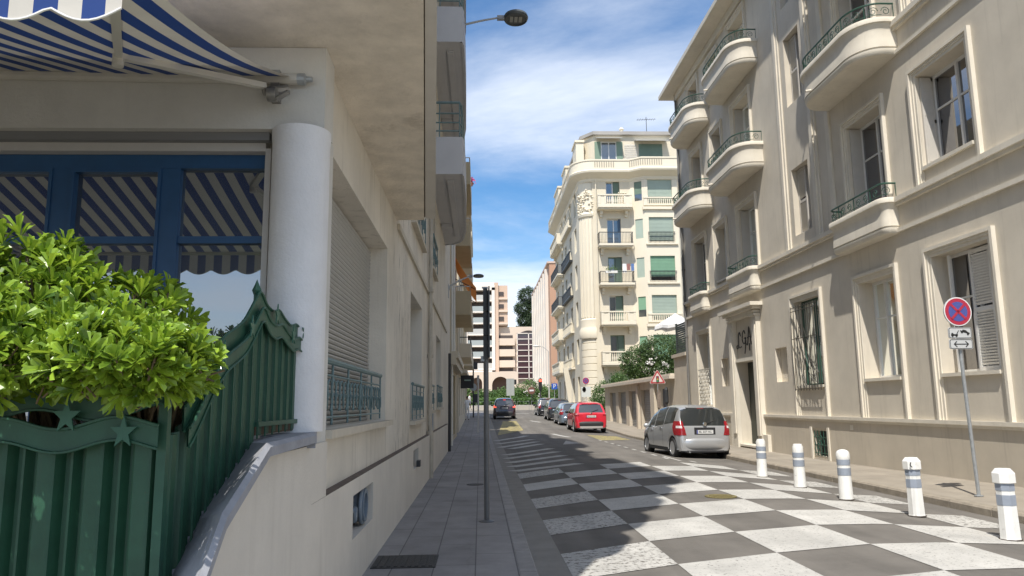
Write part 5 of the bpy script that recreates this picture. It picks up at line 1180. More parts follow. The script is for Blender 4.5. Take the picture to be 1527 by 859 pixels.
# ------------------------------------------------------------------ bollards
refl = mat('bollard_grey_band', (.27, .30, .35), .35, .08, 10)
bw = mat('bollard_white', (.74, .73, .69), .5, .06, 7, .1, 50, col2=(.38, .36, .32), thr=(.615, 9, .08, .75), streak=.5, tint2=(.35, .33, .28))
def bollard(x, y, style, label):
    b = thing('bollard', label, 'bollard', (x, y, zr(x, y)+.002), random.uniform(-.2, .2), 'white bollards along the right kerb')
    n = 8 if style in ('cap', 'stain') else 20; r = .106; H = .82; b.location.x += .11; b.rotation_euler = (random.uniform(-.015, .015), random.uniform(-.02, .02), b.rotation_euler.z)
    s = MB(); s.lathe([(r+.012, 0), (r+.006, .03), (r-.002, .38), (r-.004, .40), (r-.004, H-.16)], n=n if n == 8 else 20); s.build('post', bw, b, 30 if n > 8 else None)
    for z0, z1 in ((.40, .52), (.57, .66)):
        s = MB(); s.lathe([(r+.001, z0), (r+.001, z1)], n=n); s.build('reflective_band', refl, b, 30 if n > 8 else None)
    s = MB()
    if style in ('cap', 'stain'): s.lathe([(r, H-.17), (r+.022, H-.16), (r+.022, H-.05), (r-.02, H), (0, H+.002)], n=8)
    elif style == 'dome': s.lathe([(r, H-.16), (r+.004, H-.14), (r+.003, H-.06), (r-.02, H-.02), (r-.06, H), (0, H+.005)], n=20)
    else: s.lathe([(r-.006, H-.16), (r-.004, H-.06), (r-.03, H), (0, H+.002)], n=20)
    s.build('cap', bw, b, 40 if n > 8 else None)
    s = MB(); s.lathe([(r+.016, 0), (r+.016, .012), (r, .014)], n=20); s.build('base_ring', mat('rust_foot', (.06, .045, .035), .8), b)
    if style == 'stain': s = MB(); s.tube([(-.06, -r-.024, H-.06), (-.075, -r-.026, H-.1), (-.05, -r-.026, H-.13)], .008, 5); s.build('crack', darkgrey, b)
for x, y, st, lab in ((6.12, 16.75, 'plain', 'slim white bollard nearest the silver hatchback'), (6.05, 14.6, 'plain', 'white bollard second from the silver hatchback, with a flat chamfered top'), (6.03, 12.72, 'dome', 'round-topped white bollard, third of the five from either end'), (6.13, 10.83, 'stain', 'white bollard with a dark crack mark on its wide cap, beside the leaning sign post'), (6.14, 8.93, 'cap', 'faceted white bollard with a clean wide cap, first in the row at the bottom right')):
    bollard(x, y, st, lab)
# ------------------------------------------------------------------ signs
red = mat('sign_red', (.40, .03, .06), .45); blue = mat('sign_blue', (.07, .09, .30), .45); swhite = mat('sign_white', (.70, .70, .70), .4); sblack = mat('sign_black', (.015, .015, .015), .5); sgrey = mat('sign_plate_grey', (.50, .51, .51), .45)
def disc(o, r, d, m, name, z, x=0, n=28):
    s = MB(); s.add([(x+r*math.cos(2*math.pi*k/n), -d, z+r*math.sin(2*math.pi*k/n)) for k in range(n)]+[(x+r*math.cos(2*math.pi*k/n), -d+.002, z+r*math.sin(2*math.pi*k/n)) for k in range(n)], [tuple(range(n))]+[(k, (k+1) % n, n+(k+1) % n, n+k) for k in range(n)]); return s.build(name, m, o)
def rrect(w_, h, r=.03):
    p = []
    for cx0, cz0, a0 in ((w_/2-r, h/2-r, 0), (-w_/2+r, h/2-r, 90), (-w_/2+r, -h/2+r, 180), (w_/2-r, -h/2+r, 270)):
        for k in range(4): a = R_(a0+30*k); p.append((cx0+r*math.cos(a), cz0+r*math.sin(a)))
    return p
def no_stop(o, z, r=.225):
    s = MB(); s.lathe([(r+.008, .0), (r+.008, -.02)], (0, -.05, z), 28, 'y'); s.build('sign_rim', mat('sign_back', (.45, .45, .45), .5, metal=.3), o)
    disc(o, r+.006, .071, swhite, 'sign_face', z); disc(o, r-.012, .074, red, 'red_ring', z); disc(o, r*.70, .077, blue, 'blue_field', z)
    s = MB()
    for a in (math.pi/4, -math.pi/4): s.obox((0, -.081, z), (math.cos(a), 0, math.sin(a)), r*.72, (-math.sin(a), 0, math.cos(a)), r*.085, .001)
    s.build('red_cross', red, o)
sg = thing('road_sign', 'no-stopping sign with tow-away and arrow plates on leaning grey post by the right wall', 'road sign', (8.02, 12.1, .06), R_(2))
s = MB(); s.tube([(0, 0, 0), (-.09, 0, 3.22)], .03, 10); s.lathe([(.07, 0), (.07, .012), (.03, .02)], n=12); s.build('post', steel, sg)
no_stop(sg, 2.985, .235); 
for ch in sg.children:
    if ch.name.split('.')[0] != 'post': ch.location.x = -.085
def plate(o, w_, h, z, x=-.08):
    s = MB(); s.plate(rrect(w_, h), (x, -.05, z), (1, 0, 0), (0, 0, 1), .018); s.build('plate', sgrey, o)
    s = MB(); P = rrect(w_-.012, h-.012, .026); Q = rrect(w_-.03, h-.03, .02); n = len(P)
    s.add([(x+a, -.0695, z+b) for a, b in P]+[(x+a, -.0695, z+b) for a, b in Q], [(i, (i+1) % n, n+(i+1) % n, n+i) for i in range(n)]); s.build('plate_border', sblack, o)
plate(sg, .40, .185, 2.63); plate(sg, .40, .165, 2.445)
s = MB(); z = 2.445; X = -.08
s.box(X-.12, X+.12, -.072, -.0698, z-.007, z+.007)
for q in (-1, 1): 
    for v in (-1, 1): s.obox((X+q*.10, -.0712, z+v*.022), (q*-.7, 0, v*.7), .036, (.7, 0, q*v*.7), .007, .001)
s.build('arrow_symbol', sblack, sg)
s = MB(); z = 2.63
def ico(pts): s.plate([(a, b) for a, b in pts], (X, -.0698, z), (1, 0, 0), (0, 0, 1), .002)
ico([(-.165, -.045), (-.045, -.045), (-.045, -.02), (-.12, -.02), (-.125, .0), (-.15, .0), (-.16, -.02)]); ico([(-.07, -.02), (-.055, -.02), (-.02, .04), (-.03, .045)])
ico([(.0, .025), (.16, -.02), (.165, .0), (.13, .015), (.10, .045), (.05, .055), (.03, .035), (.0, .045)])
for a, b in ((-.14, -.048), (-.07, -.048), (.03, .012), (.13, -.022)): s.lathe([(.018, 0), (.018, -.003)], (X+a, -.0698, z+b), 12, 'y')
s.build('tow_symbol', sblack, sg)
# warning triangle by the garages
ws = thing('warning_sign', 'red-bordered traffic-light warning triangle in front of the garage row', 'road sign', (8.45, 35.6, zs(8.45, 35.6)), R_(-8))
s = MB(); s.tube([(0, 0, 0), (0, 0, 3.1)], .03, 8); s.build('post', steel, ws)
def tri(o, r, d, m, nm, z):
    s = MB(); P = [(r*math.sin(R_(a)), r*math.cos(R_(a))) for a in (0, 120, 240)]
    Q = []
    for i in range(3):
        p, q, w_ = P[i-1], P[i], P[(i+1) % 3]; Q += [(lerp(q[0], p[0], .08), lerp(q[1], p[1], .08)), (lerp(q[0], w_[0], .08), lerp(q[1], w_[1], .08))]
    s.plate(Q[::-1], (0, -d, z), (1, 0, 0), (0, 0, 1), .003); s.build(nm, m, o)
tri(ws, .46, .04, mat('sign_edge_pale', (.6, .5, .48), .5), 'sign_rim', 2.72); tri(ws, .43, .046, mat('faded_red', (.40, .06, .06), .5), 'red_border', 2.72); tri(ws, .30, .052, mat('sign_pinkish', (.66, .56, .53), .5), 'sign_face', 2.72)
s = MB(); s.plate(rrect(.13, .30, .03), (0, -.057, 2.70), (1, 0, 0), (0, 0, 1), .003); s.build('symbol_housing', sblack, ws); disc(ws, .042, .062, red, 'symbol_lamp', 2.79, n=14); disc(ws, .042, .062, mat('sign_amber', (.5, .3, .05), .5), 'symbol_lamp', 2.70, n=14); disc(ws, .042, .062, mat('sign_green_dot', (.05, .25, .1), .5), 'symbol_lamp', 2.61, n=14)
s = MB(); s.box(-.05, .12, -.07, .07, 1.35, 2.1); s.tube([(0, 0, 1.3), (.09, -.02, 1.7), (.02, 0, 2.2)], .05, 6); s.build('mounting_box', mat('taped_box', (.19, .15, .12), .7, .3, 9), ws)
pm = thing('parking_meter', 'thin dark post beside the warning triangle at the garage wall', 'post', (9.1, 36.6, .03)); s = MB(); s.tube([(0, 0, 0), (0, 0, 1.7)], .04, 8); s.lathe([(.04, 1.5), (.1, 1.6), (.1, 2.2), (.03, 2.35)], n=10); s.build('post', darkgrey, pm)
# distant no-stopping sign
s2 = thing('road_sign', 'small no-stopping disc with white plate behind the red car', 'road sign', (7.95, 56.5, zr(7.5, 56)+.1)); s = MB(); s.tube([(0, 0, 0), (0, 0, 3.1)], .035, 8); s.build('post', alu, s2); no_stop(s2, 2.95, .26)
s = MB(); s.box(-.35, .35, -.06, -.04, 1.75, 2.5); s.build('plate', mat('plate_pale', (.6, .62, .58), .5), s2); s = MB(); s.box(-.28, .0, -.068, -.061, 2.2, 2.4); s.box(-.22, -.05, -.068, -.061, 2.1, 2.5); s.build('symbol', sblack, s2)
ps = thing('parking_sign', 'blue square parking sign in front of the salmon building', 'road sign', (7.9, 80, zr(7, 78)+.1)); s = MB(); s.tube([(0, 0, 0), (0, 0, 3.1)], .04, 8); s.build('post', steel, ps)
s = MB(); s.plate(rrect(.62, .62, .07), (0, -.05, 2.65), (1, 0, 0), (0, 0, 1), .03); s.build('sign_face', mat('sign_blue_bright', (.03, .10, .45), .4), ps); text_mesh('lettering', 'P', .62, swhite, ps, Vector((0, -.09, 2.65)), Matrix.Rotation(R_(90), 3, 'X'), .006)
# ------------------------------------------------------------------ traffic signals and poles
sp = thing('traffic_signal', 'tall grey pole with dark signal head seen edge-on standing in the left pavement', 'traffic light', (.08, 9.96, .12))
s = MB(); s.tube([(0, 0, 0), (0, 0, 3.0)], .034, 12); s.lathe([(.1, 0), (.1, .01), (.045, .025)], n=16); s.build('pole', mat('pole_grey', (.13, .13, .13), .45, .1, 8, metal=.2), sp)
s = MB()
for z in (2.1, 2.42, 2.74): s.box(-.035, .025, -.05, .05, z-.02, z+.28)
s.build('signal_head', mat('signal_grey', (.06, .065, .07), .5), sp); s = MB(); s.box(.034, .052, -.2, .2, 2.1, 3.03); s.build('backing_board', mat('signal_grey', (.06, .065, .07), .5), sp)
s = MB(); s.box(-.07, -.02, -.03, .03, 2.05, 2.12); s.box(-.05, .03, -.02, .02, 3.03, 3.05); s.build('bracket', steel, sp)
p2_ = thing('sign_pole', 'thin pale pole at the kerb of the left pavement beyond the signal pole', 'pole', (-.1, 40, .16)); s = MB(); s.tube([(0, 0, 0), (0, 0, 2.95)], .04, 8); s.box(-.06, .06, -.03, .03, 2.6, 3.0); s.build('pole', alu, p2_)
p3_ = thing('traffic_signal', 'slim dark pole with round sign and signal far along the left pavement', 'traffic light', (-.55, 62, .6)); s = MB(); s.tube([(0, 0, 0), (0, 0, 4.6)], .06, 8); s.build('pole', darkgrey, p3_)
s = MB(); s.box(-.1, .35, -.1, .1, 3.9, 4.5); s.build('signal_head', darkgrey, p3_); s = MB(); s.lathe([(.3, 0), (.3, -.04)], (0, -.06, 2.45), 20, 'y'); s.build('sign_back', steel, p3_); s = MB(); s.box(0, .45, -.1, .1, 1.2, 1.9); s.build('pedestrian_box', darkgrey, p3_)
p4_ = thing('traffic_signal', 'red traffic light on a dark pole at the junction in front of white fins', 'traffic light', (6.4, 80, 1.0)); s = MB(); s.tube([(0, 0, 0), (0, 0, 3.4)], .06, 8); s.build('pole', darkgrey, p4_)
s = MB(); s.box(-.17, .17, -.12, .12, 2.1, 3.3); s.build('signal_head', sblack, p4_); disc(p4_, .14, .14, mat('red_lamp', (.8, .05, .03), .4, emit=(1, .08, .04, 2.2)), 'red_lamp', 3.1, n=16)
p5_ = thing('road_sign', 'grey sign back on a pole above the dark driving car', 'road sign', (3.05, 76, 1.0)); s = MB(); s.tube([(0, 0, 0), (0, 0, 3.2)], .05, 8); s.box(-.4, .4, -.03, .0, 1.5, 3.2); s.build('sign_back', mat('sign_back_grey', (.36, .38, .36), .5), p5_); s = MB(); s.box(.4, .62, -.12, .1, 2.6, 3.1); s.build('signal_head', sblack, p5_)
p6_ = thing('road_sign', 'round brown-red sign by the white blossom at the junction', 'road sign', (6.0, 88, 1.0)); s = MB(); s.tube([(0, 0, 0), (0, 0, 2.6)], .05, 8); s.build('pole', darkgrey, p6_); disc(p6_, .42, .06, mat('brown_red_sign', (.16, .07, .05), .6), 'sign_face', 2.2); s = MB(); s.box(-.25, .25, -.075, -.063, 2.12, 2.3); s.build('bar_symbol', swhite, p6_)
hs_ = thing('hanging_sign', 'small dark box sign projecting from a shop front on the left', 'shop sign', (-.95, 41, 2.85)); s = MB(); s.box(-.1, .6, -.08, .08, -.35, .35); s.build('box', sblack, hs_); s = MB(); s.tube([(-.25, 0, .2), (-.1, 0, .2)], .02, 5); s.build('bracket', steel, hs_); s = MB(); s.box(.1, .45, -.09, -.081, .05, .12); s.build('marking', mat('sign_pale_green', (.3, .4, .33), .5), hs_)
# ------------------------------------------------------------------ street lamps
def lamp(label, wallx, y, zm, headx, zh, sc_=1.0):
    o = thing('street_lamp', label, 'street lamp', (wallx, y, zm), 0, 'street lamps with flat oval heads')
    dx, dz = headx-wallx, zh-zm; s = MB()
    s.tube([(0, 0, -.15), (.12, 0, .1), (dx*.35, 0, dz*.55), (dx*.62, 0, dz*.85), (dx*.8, 0, dz), (dx-.2*sc_, 0, dz)], [.035, .035, .032, .028, .026, .026], 8); s.box(0, .06, -.06, .06, -.35, .15); s.build('arm', mat('lamp_arm_grey', (.42, .43, .43), .45), o)
    s = MB(); s.box(dx-.42*sc_, dx-.22*sc_, -.06, .06, dz-.05, dz+.05); s.build('joint', mat('lamp_joint', (.3, .31, .32), .5), o)
    s = MB(); ell = []
    for r, z in ((0, .10), (.22, .10), (.31, .06), (.33, .0), (.31, -.05), (.29, -.06), (.28, -.03), (0, -.03)): ell.append([(dx+.08+r*1.0*sc_*math.cos(a), r*1.15*sc_*math.sin(a), dz+z*sc_) for a in np.linspace(0, 2*math.pi, 25)])
    s.grid(ell); s.build('lamp_head', mat('lamp_head_grey', (.09, .10, .10), .45), o, 40)
    s = MB()
    for k in range(3): s.box(dx-.08*sc_+k*.12*sc_, dx+.0+k*.12*sc_, -.14*sc_, .14*sc_, dz-.045*sc_, dz-.033*sc_)
    s.build('led_panel', mat('led_panel', (.36, .36, .32), .4), o)
lamp('large oval street lamp high on the left building against the sky', -1.12, 18.6, 11.33, .92, 11.79)
lamp('smaller street lamp on the left wall below the orange awning', -1.15, 26.5, 5.73, -.12, 6.17, .6)
o = thing('street_lamp', 'pale oval lamp head on a tall pole near the junction, before the dark glazing', 'street lamp', (7.7, 84, 1.1), 0, 'street lamps with flat oval heads')
s = MB(); s.tube([(0, 0, 0), (0, 0, 6.4), (-.6, 0, 6.9), (-1.2, 0, 6.95)], [.08, .06, .04, .035], 8); s.build('pole', alu, o); s = MB(); s.lathe([(0, .08), (.3, .06), (.42, 0), (.3, -.06), (0, -.07)], (-1.35, 0, 6.95), 18); s.build('lamp_head', mat('lamp_white', (.75, .75, .73), .4), o)

# ------------------------------------------------------------------ buildings further down on the left
def left_block(name, label, y0, y1, h, wallm, xw=-1.15):
    b = (xw, (y0+y1)/2, 0); o = thing(name, label, 'building', b); return o, b
lo, B2 = left_block('apartment_building', 'ochre building with orange awning and boxy balconies beyond the teal-railed building', 28, 37.6, 12.2, None)
och = mat('ochre_render', (.47, .39, .26), .9, .08, .8, .2, 40, streak=.15); och2 = mat('ochre_pale', (.56, .50, .39), .9, .05, 1)
s = Rel(B2); ow = [(29.2, 31, .3, 2.9, .3), (32.2, 35, .3, 2.9, .3), (29.5, 31, 4.5, 6.4, .3), (32, 34.5, 6.0, 8.0, .3), (29.5, 31, 8.2, 10, .3), (32, 34.5, 9.0, 11.2, .3)]
facade(s, (-1.15, 0, 0), (0, 1, 0), (1, 0, 0), 28.01, 37.4, -.2, 13.2, ow); s.quad((-1.15, 37.4, 0), (-12, 37.4, 0), (-12, 37.4, 13.2), (-1.15, 37.4, 13.2)); s.quad((-1.15, 28.01, 0), (-12, 28.01, 0), (-12, 28.01, 13.2), (-1.15, 28.01, 13.2)); s.quad((-1.15, 28.01, 13.2), (-12, 28.01, 13.2), (-12, 37.4, 13.2), (-1.15, 37.4, 13.2)); s.build('wall', och, lo)
f2 = Frame((0, -B2[1], 0), (0, 1, 0), (1, 0, 0))
for a, b, c, d, e in ow: window(f2, lo, a, b, c, d, -.28, alu, glass_far, 2, 0)
s = Rel(B2); s.box(-1.149, -.8, 28.01, 37.4, 3.35, 3.6); s.box(-1.149, -.88, 28.01, 37.4, 3.1, 3.35); s.build('canopy_ledge', och2, lo)
for zb in (5.35, 8.3, 11.0):
    s = Rel(B2); s.box(-1.148, -.38, 31.2, 36.6, zb, zb+.12); s.box(-.44, -.38, 31.2, 36.6, zb+.12, zb+1.0); s.box(-1.148, -.44, 31.2, 31.26, zb+.12, zb+1.0); s.box(-1.148, -.44, 36.54, 36.6, zb+.12, zb+1.0); o = s.build('balcony', och, lo)
    s = Rel(B2); s.tube([(-1.1, 31.23, zb+1.2), (-.41, 31.23, zb+1.2), (-.41, 36.57, zb+1.2)], .025, 6); s.build('railing', alu, o)
s = Rel(B2); s.tube([(-1.06, 28.4, 0), (-1.06, 28.4, 13)], .05, 8); s.tube([(-1.06, 30.9, 3.6), (-1.06, 30.9, 13)], .05, 8); s.build('drainpipe', mat('white_pipe', (.7, .68, .62), .5), lo)
oa = thing('orange_awning', 'faded orange awning drooping from the ochre building', 'awning', (-1.1, 33.5, 8)); B = (-1.1, 33.5, 8)
s = Rel(B); s.grid([[(lerp(-1.1, -.15, q/6), y, lerp(8.0, 6.55, q/6)-.08*math.sin(math.pi*q/6)) for y in np.linspace(31.6, 36.2, 8)] for q in range(7)]); s.grid([[(-.15, y, 6.55-q*.22-(.04*math.sin(y*9) if q else 0)) for y in np.linspace(31.6, 36.2, 40)] for q in range(2)]); s.build('canvas', leafy('orange_canvas', (.50, .20, .04), (.62, .27, .06), .45, .8, .5), oa)
s = Rel(B); s.tube([(-1.1, 31.8, 7.0), (-.16, 31.8, 6.5)], .02, 6); s.tube([(-1.1, 36, 7.0), (-.16, 36, 6.5)], .02, 6); s.build('arm', darkgrey, oa)
l3, B3 = left_block('apartment_building', 'pale building with stacked balconies at the far end of the left pavement', 40.4, 66, 14.4, None)
ow = [(y, y+1.6, z, z+2.1, .3) for y in (42, 47, 52, 57, 62) for z in (1.0, 4.5, 7.4, 10.3, 13.2)]
s = Rel(B3); facade(s, (-1.15, 0, 0), (0, 1, 0), (1, 0, 0), 40.4, 66, -.2, 15.9, ow); s.quad((-1.15, 40.4, 0), (-12, 40.4, 0), (-12, 40.4, 15.9), (-1.15, 40.4, 15.9)); s.quad((-1.15, 66, 0), (-12, 66, 0), (-12, 66, 15.9), (-1.15, 66, 15.9)); s.quad((-1.15, 40.4, 15.9), (-12, 40.4, 15.9), (-12, 66, 15.9), (-1.15, 66, 15.9)); s.build('wall', och2, l3)
f3 = Frame((0, -B3[1], 0), (0, 1, 0), (1, 0, 0))
for a, b, c, d, e in ow: window(f3, l3, a, b, c, d, -.28, alu, glass_far, 2, 0)
for zb in (4.2, 7.1, 10.0, 12.9):
    for ya in (41.2, 50):
        s = Rel(B3); s.box(-1.148, -.5, ya, ya+7, zb, zb+.15); s.box(-.56, -.5, ya, ya+7, zb+.15, zb+.75); s.box(-1.148, -.56, ya, ya+.06, zb+.15, zb+.75); o = s.build('balcony', och2, l3)
        s = Rel(B3); s.tube([(-1.1, ya+.03, zb+1.1), (-.53, ya+.03, zb+1.1), (-.53, ya+7, zb+1.1)], .03, 6); 
        for q in range(12): s.tube([(-.53, ya+q*.6, zb+.75), (-.53, ya+q*.6, zb+1.1)], .012, 4)
        s.build('railing', darkgrey, o)
s = Rel(B3); s.box(-1.149, -.7, 40.4, 66, 3.3, 3.5); s.build('canopy_ledge', och2, l3)
fp = thing('flower_pot', 'pink flowers in a pot hanging on the highest far-left balcony', 'plant', (-.45, 41.2, 14.2)); s = MB(); 
for k in range(60): p = rv()*random.uniform(.05, .25); d = rv()*.08; q = d.orthogonal().normalized()*.05; s.add([p, p+d+q, p+d*1.6, p+d-q], [(0, 1, 2, 3)])
s.build('blossom', mat('pink_flower', (.45, .04, .15), .7), fp); s = MB(); s.lathe([(.08, -.3), (.13, -.1), (.12, -.1)], n=10); s.build('pot', mat('terracotta', (.35, .15, .08), .8), fp)

# ------------------------------------------------------------------ cars
tyre_m = black; rim_m = mat('alloy_rim', (.55, .56, .57), .3, metal=.7); lamp_red = mat('tail_lamp_red', (.27, .010, .016), .15, .0, coat=1); lamp_clear = mat('tail_lamp_clear', (.6, .55, .55), .15, coat=1)
plate_m = mat('number_plate', (.62, .62, .60), .4); car_glass = glassy('car_glass', (.014, .017, .018), .10, .02); chrome = mat('chrome', (.7, .7, .7), .15, metal=1); under = mat('underbody', (.008, .008, .009), .9)
seam = mat('panel_gap', (.02, .02, .022), .8)
def make_car(spec, label, group=None, brake=False):
    P = dict(L=3.84, W=.882, wb=2.57, fo=.72, rw=.31, clear=.2, archk=1.16,
             top=[(-1.92, .56), (-1.90, .60), (-1.885, .93), (-1.85, 1.0), (-1.60, 1.45), (-1.50, 1.53), (-1.2, 1.585), (-.4, 1.60), (.35, 1.54), (.75, 1.38), (1.15, 1.07), (1.55, .93), (1.84, .76), (1.92, .5)],
             belt=[(-1.92, .98), (-1.4, 1.06), (-.5, .98), (.6, .89), (1.2, .84), (1.92, .7)],
             half=[(-1.92, .72), (-1.88, .78), (-1.7, .845), (-1.2, .882), (.9, .882), (1.5, .83), (1.8, .70), (1.92, .55)],
             sideglass=[(-1.33, -.62), (-.55, .25), (.31, 1.0)], rear=(-1.85, -1.57), front=(.42, 1.13), paint=None, seams=(-.585, .36, 1.12), bumper=None, lampz=(.74, 1.10), lampy=.34, plate_z=.86, txt=None)
    P.update(spec); Lh = P['L']/2
    yr = -Lh+(P['L']-P['fo']-P['wb'])+0; yf = Lh-P['fo']; yr = yf-P['wb']
    I = lambda k, y: float(np.interp(y, [p[0] for p in P[k]], [p[1] for p in P[k]]))
    st = sorted({round(v, 4) for v in [p[0] for k in ('top', 'half') for p in P[k]]+list(np.linspace(-Lh, Lh, 34))+[v for g_ in P['sideglass'] for v in g_]+list(P['rear'])+list(P['front'])+[yy+d*P['rw']*P['archk'] for yy in (yf, yr) for d in np.linspace(-1, 1, 13)]})
    def sec(y):
        H = I('top', y); w_ = I('half', y); B = min(I('belt', y), H-.015); zb = P['clear']+(.04 if abs(y) > Lh-.12 else 0)
        R0 = P['rw']*P['archk']; arch = 0
        for yy in (yf, yr):
            if abs(y-yy) <= R0+1e-6: arch = P['rw']+math.sqrt(max(0, R0*R0-(y-yy)**2))
        z0 = max(zb, arch); g_ = max(0, H-B); tum = .34*min(g_, .62)
        z1 = max(zb+.14, z0+.02); z2 = max((zb+B)/2+.03, z1+.03); z2 = min(z2, B-.05) if B-.05 > z1 else z1+.01
        return [(w_-.05, z0), (w_-.012, z1), (w_, z2), (w_-.012, lerp(z2, B, .65)), (w_-.045, B), (w_-.05-tum*.25, B+g_*.30), (w_-.05-tum*.62, B+g_*.68), (w_-.07-tum*.95, B+g_*.90), (w_-.15-tum*1.15, H-.012*min(1, g_*5)), (w_*.35, H+.012*min(1, g_*4)), (0, H+.016*min(1, g_*4))]
    secs = [sec(y) for y in st]; nS = 11
    body = MB(); gl = MB()
    def face_kind(ya, yb, j):
        m_ = (ya+yb)/2
        if 4 <= j <= 6 and any(a <= m_ <= b for a, b in P['sideglass']) : return 1
        if j >= 7+0 and P['rear'][0] <= m_ <= P['rear'][1] and j >= P.get('rj', 8): return 1
        if j >= 8 and P['front'][0] <= m_ <= P['front'][1]: return 1
        return 0
    V = []
    for sgn in (-1, 1):
        for i, y in enumerate(st):
            V.append([(sgn*x, y, z) for x, z in secs[i]])
    n = len(st)
    for si in range(2):
        for i in range(n-1):
            for j in range(nS-1):
                q = [V[si*n+i][j], V[si*n+i][j+1], V[si*n+i+1][j+1], V[si*n+i+1][j]]
                (gl if face_kind(st[i], st[i+1], j) else body).add(q if si else q[::-1], [(0, 1, 2, 3)])
    for i in (0, n-1):
        body.add(V[i]+V[n+i][::-1], [tuple(range(2*nS))])
    def weld(o):
        import bmesh
        b = bmesh.new(); b.from_mesh(o.data); bmesh.ops.remove_doubles(b, verts=b.verts, dist=.0004); bmesh.ops.recalc_face_normals(b, faces=b.faces); b.to_mesh(o.data); b.free()
        o.data.polygons.foreach_set('use_smooth', [True]*len(o.data.polygons)); o.data.set_sharp_from_angle(angle=R_(32))
    o = thing(P.get('name', 'parked_car'), label, 'car', group=group)
    weld(body.build('body', P['paint'], o)); weld(gl.build('window', car_glass, o))
    def surf(y, j, off=.008):
        s_ = sec(y); i = min(int(j), nS-2); u = j-i; a, b = s_[i], s_[i+1]; x, z = lerp(a[0], b[0], u), lerp(a[1], b[1], u)
        dx, dz = b[0]-a[0], b[1]-a[1]; l = math.hypot(dx, dz)+1e-6; return x+off*dz/l, z+off*(-dx)/l
    def on_surf(mb, sgn, ys2, js, off=.008):
        mb.grid([[(lambda p: (sgn*p[0], y-(off if y < 0 else -off)*.3, p[1]))(surf(y, j, off)) for j in js] for y in ys2])
    # seams, handles, mirrors
    s = MB()
    for sgn in (-1, 1):
        for y in P['seams']: on_surf(s, sgn, [y-.006, y+.006], np.linspace(.6, 4, 8), .003)
    s.build('panel_gap', seam, o)
    for sgn in (-1, 1):
        for y in P['seams'][:2]:
            x, z = surf(y+.14, 3.3, .01); s = MB(); s.obox((sgn*(x+.012), y+.16, z), (0, 1, 0), .09, (0, 0, 1), .018, .012); s.build('door_handle', P['paint'], o)
        ym = P['front'][0]+(P['front'][1]-P['front'][0])*.60; x, z = surf(ym, 4, .0); s = MB()
        s.grid([[(sgn*(x+.10+.11*math.cos(a)*math.cos(b)), ym+.07*math.cos(a)*math.sin(b)*1.0, z+.06+.075*math.sin(a)) for b in np.linspace(0, 2*math.pi, 11)] for a in np.linspace(-1.5, 1.5, 7)]); s.build('mirror', P.get('mirror', P['paint']), o, 60)
    # wheels
    for yy in (yf, yr):
        for sgn in (-1, 1):
            xw = I('half', yy)-.115; wl_ = thing('wheel', None, None); wl_.parent = o; 
            s = MB(); r = P['rw']; s.lathe([(r*.62, -.09), (r*.93, -.105), (r, -.075), (r, .075), (r*.93, .105), (r*.66, .095), (r*.64, .06)], n=28, axis='x'); t_ = s.build('tyre', tyre_m, wl_, 40)
            s = MB(); s.lathe([(r*.66, .094), (r*.63, .098), (r*.60, .06), (r*.58, .02), (0, .02)], n=28, axis='x'); 
            for k in range(P.get('spokes', 7)):
                a = 2*math.pi*k/P.get('spokes', 7); s.obox((.07, .33*r*math.cos(a), .33*r*math.sin(a)), (0, math.cos(a), math.sin(a)), r*.30, (0, -math.sin(a), math.cos(a)), r*.085, .016)
            s.lathe([(r*.16, .05), (r*.15, .092), (0, .094)], n=14, axis='x'); s.build('rim', P.get('rimm', rim_m), wl_, 40)
            wl_.location = (sgn*xw, yy, r); wl_.rotation_euler = (0, 0, 0 if sgn > 0 else math.pi)
            s = MB(); s.lathe([(r*.6, 0), (0, 0)], (sgn*(xw-.13), yy, r), 16, 'x')
    s = MB(); s.box(-P['W']+.20, P['W']-.20, -Lh+.14, Lh-.16, P['clear']-.03, .52); s.box(-P['W']+.02, P['W']-.02, yr+P['rw']*1.2, yf-P['rw']*1.2, P['clear']+.005, .34)
    s.build('underbody', under, o)
    # bumper, lamps, plate
    zt = I('top', -Lh)
    bm = P['bumper'] or P['paint']
    s = MB(); wb_ = P['half'][0][1]+.03
    prof = [(-.0, zt+.03), (-.045, zt-.0), (-.065, zt-.06), (-.06, zt-.2), (-.03, P['clear']+.10), (.05, P['clear']+.02)]
    xsn = np.linspace(-1, 1, 19)
    s.grid([[(wb_*1.04*u, -Lh+dy+.16*abs(u)**4*.9, z) for u in xsn] for dy, z in prof])
    for sgn in (-1, 1): s.grid([[(sgn*(lerp(wb_*1.04, I('half', y)+.012, min(1, k/2))), y+.144 if k == 0 else y, z) for k, y in enumerate((-Lh, -Lh+.25, yr-P['rw']*P['archk']-.005))] for z in (zt+.02, zt-.05, (zt+P['clear'])/2, P['clear']+.06)])
    s.build('rear_bumper', bm, o, 50)
    s = MB(); s.grid([[(wb_*.98*u, -Lh-.062+.15*abs(u)**4, z) for u in xsn] for z in (P['clear']+P.get('skh', .12), P['clear']+.0)]); s.grid([[(wb_*.98*u, -Lh-.058+dy+.15*abs(u)**4, P['clear']) for u in xsn] for dy in (0, .1)]); s.build('bumper_skirt', P.get('skirt', mat('bumper_black', (.03, .03, .032), .6)), o)
    z0, z1 = P['lampz']; ly = P['lampy']
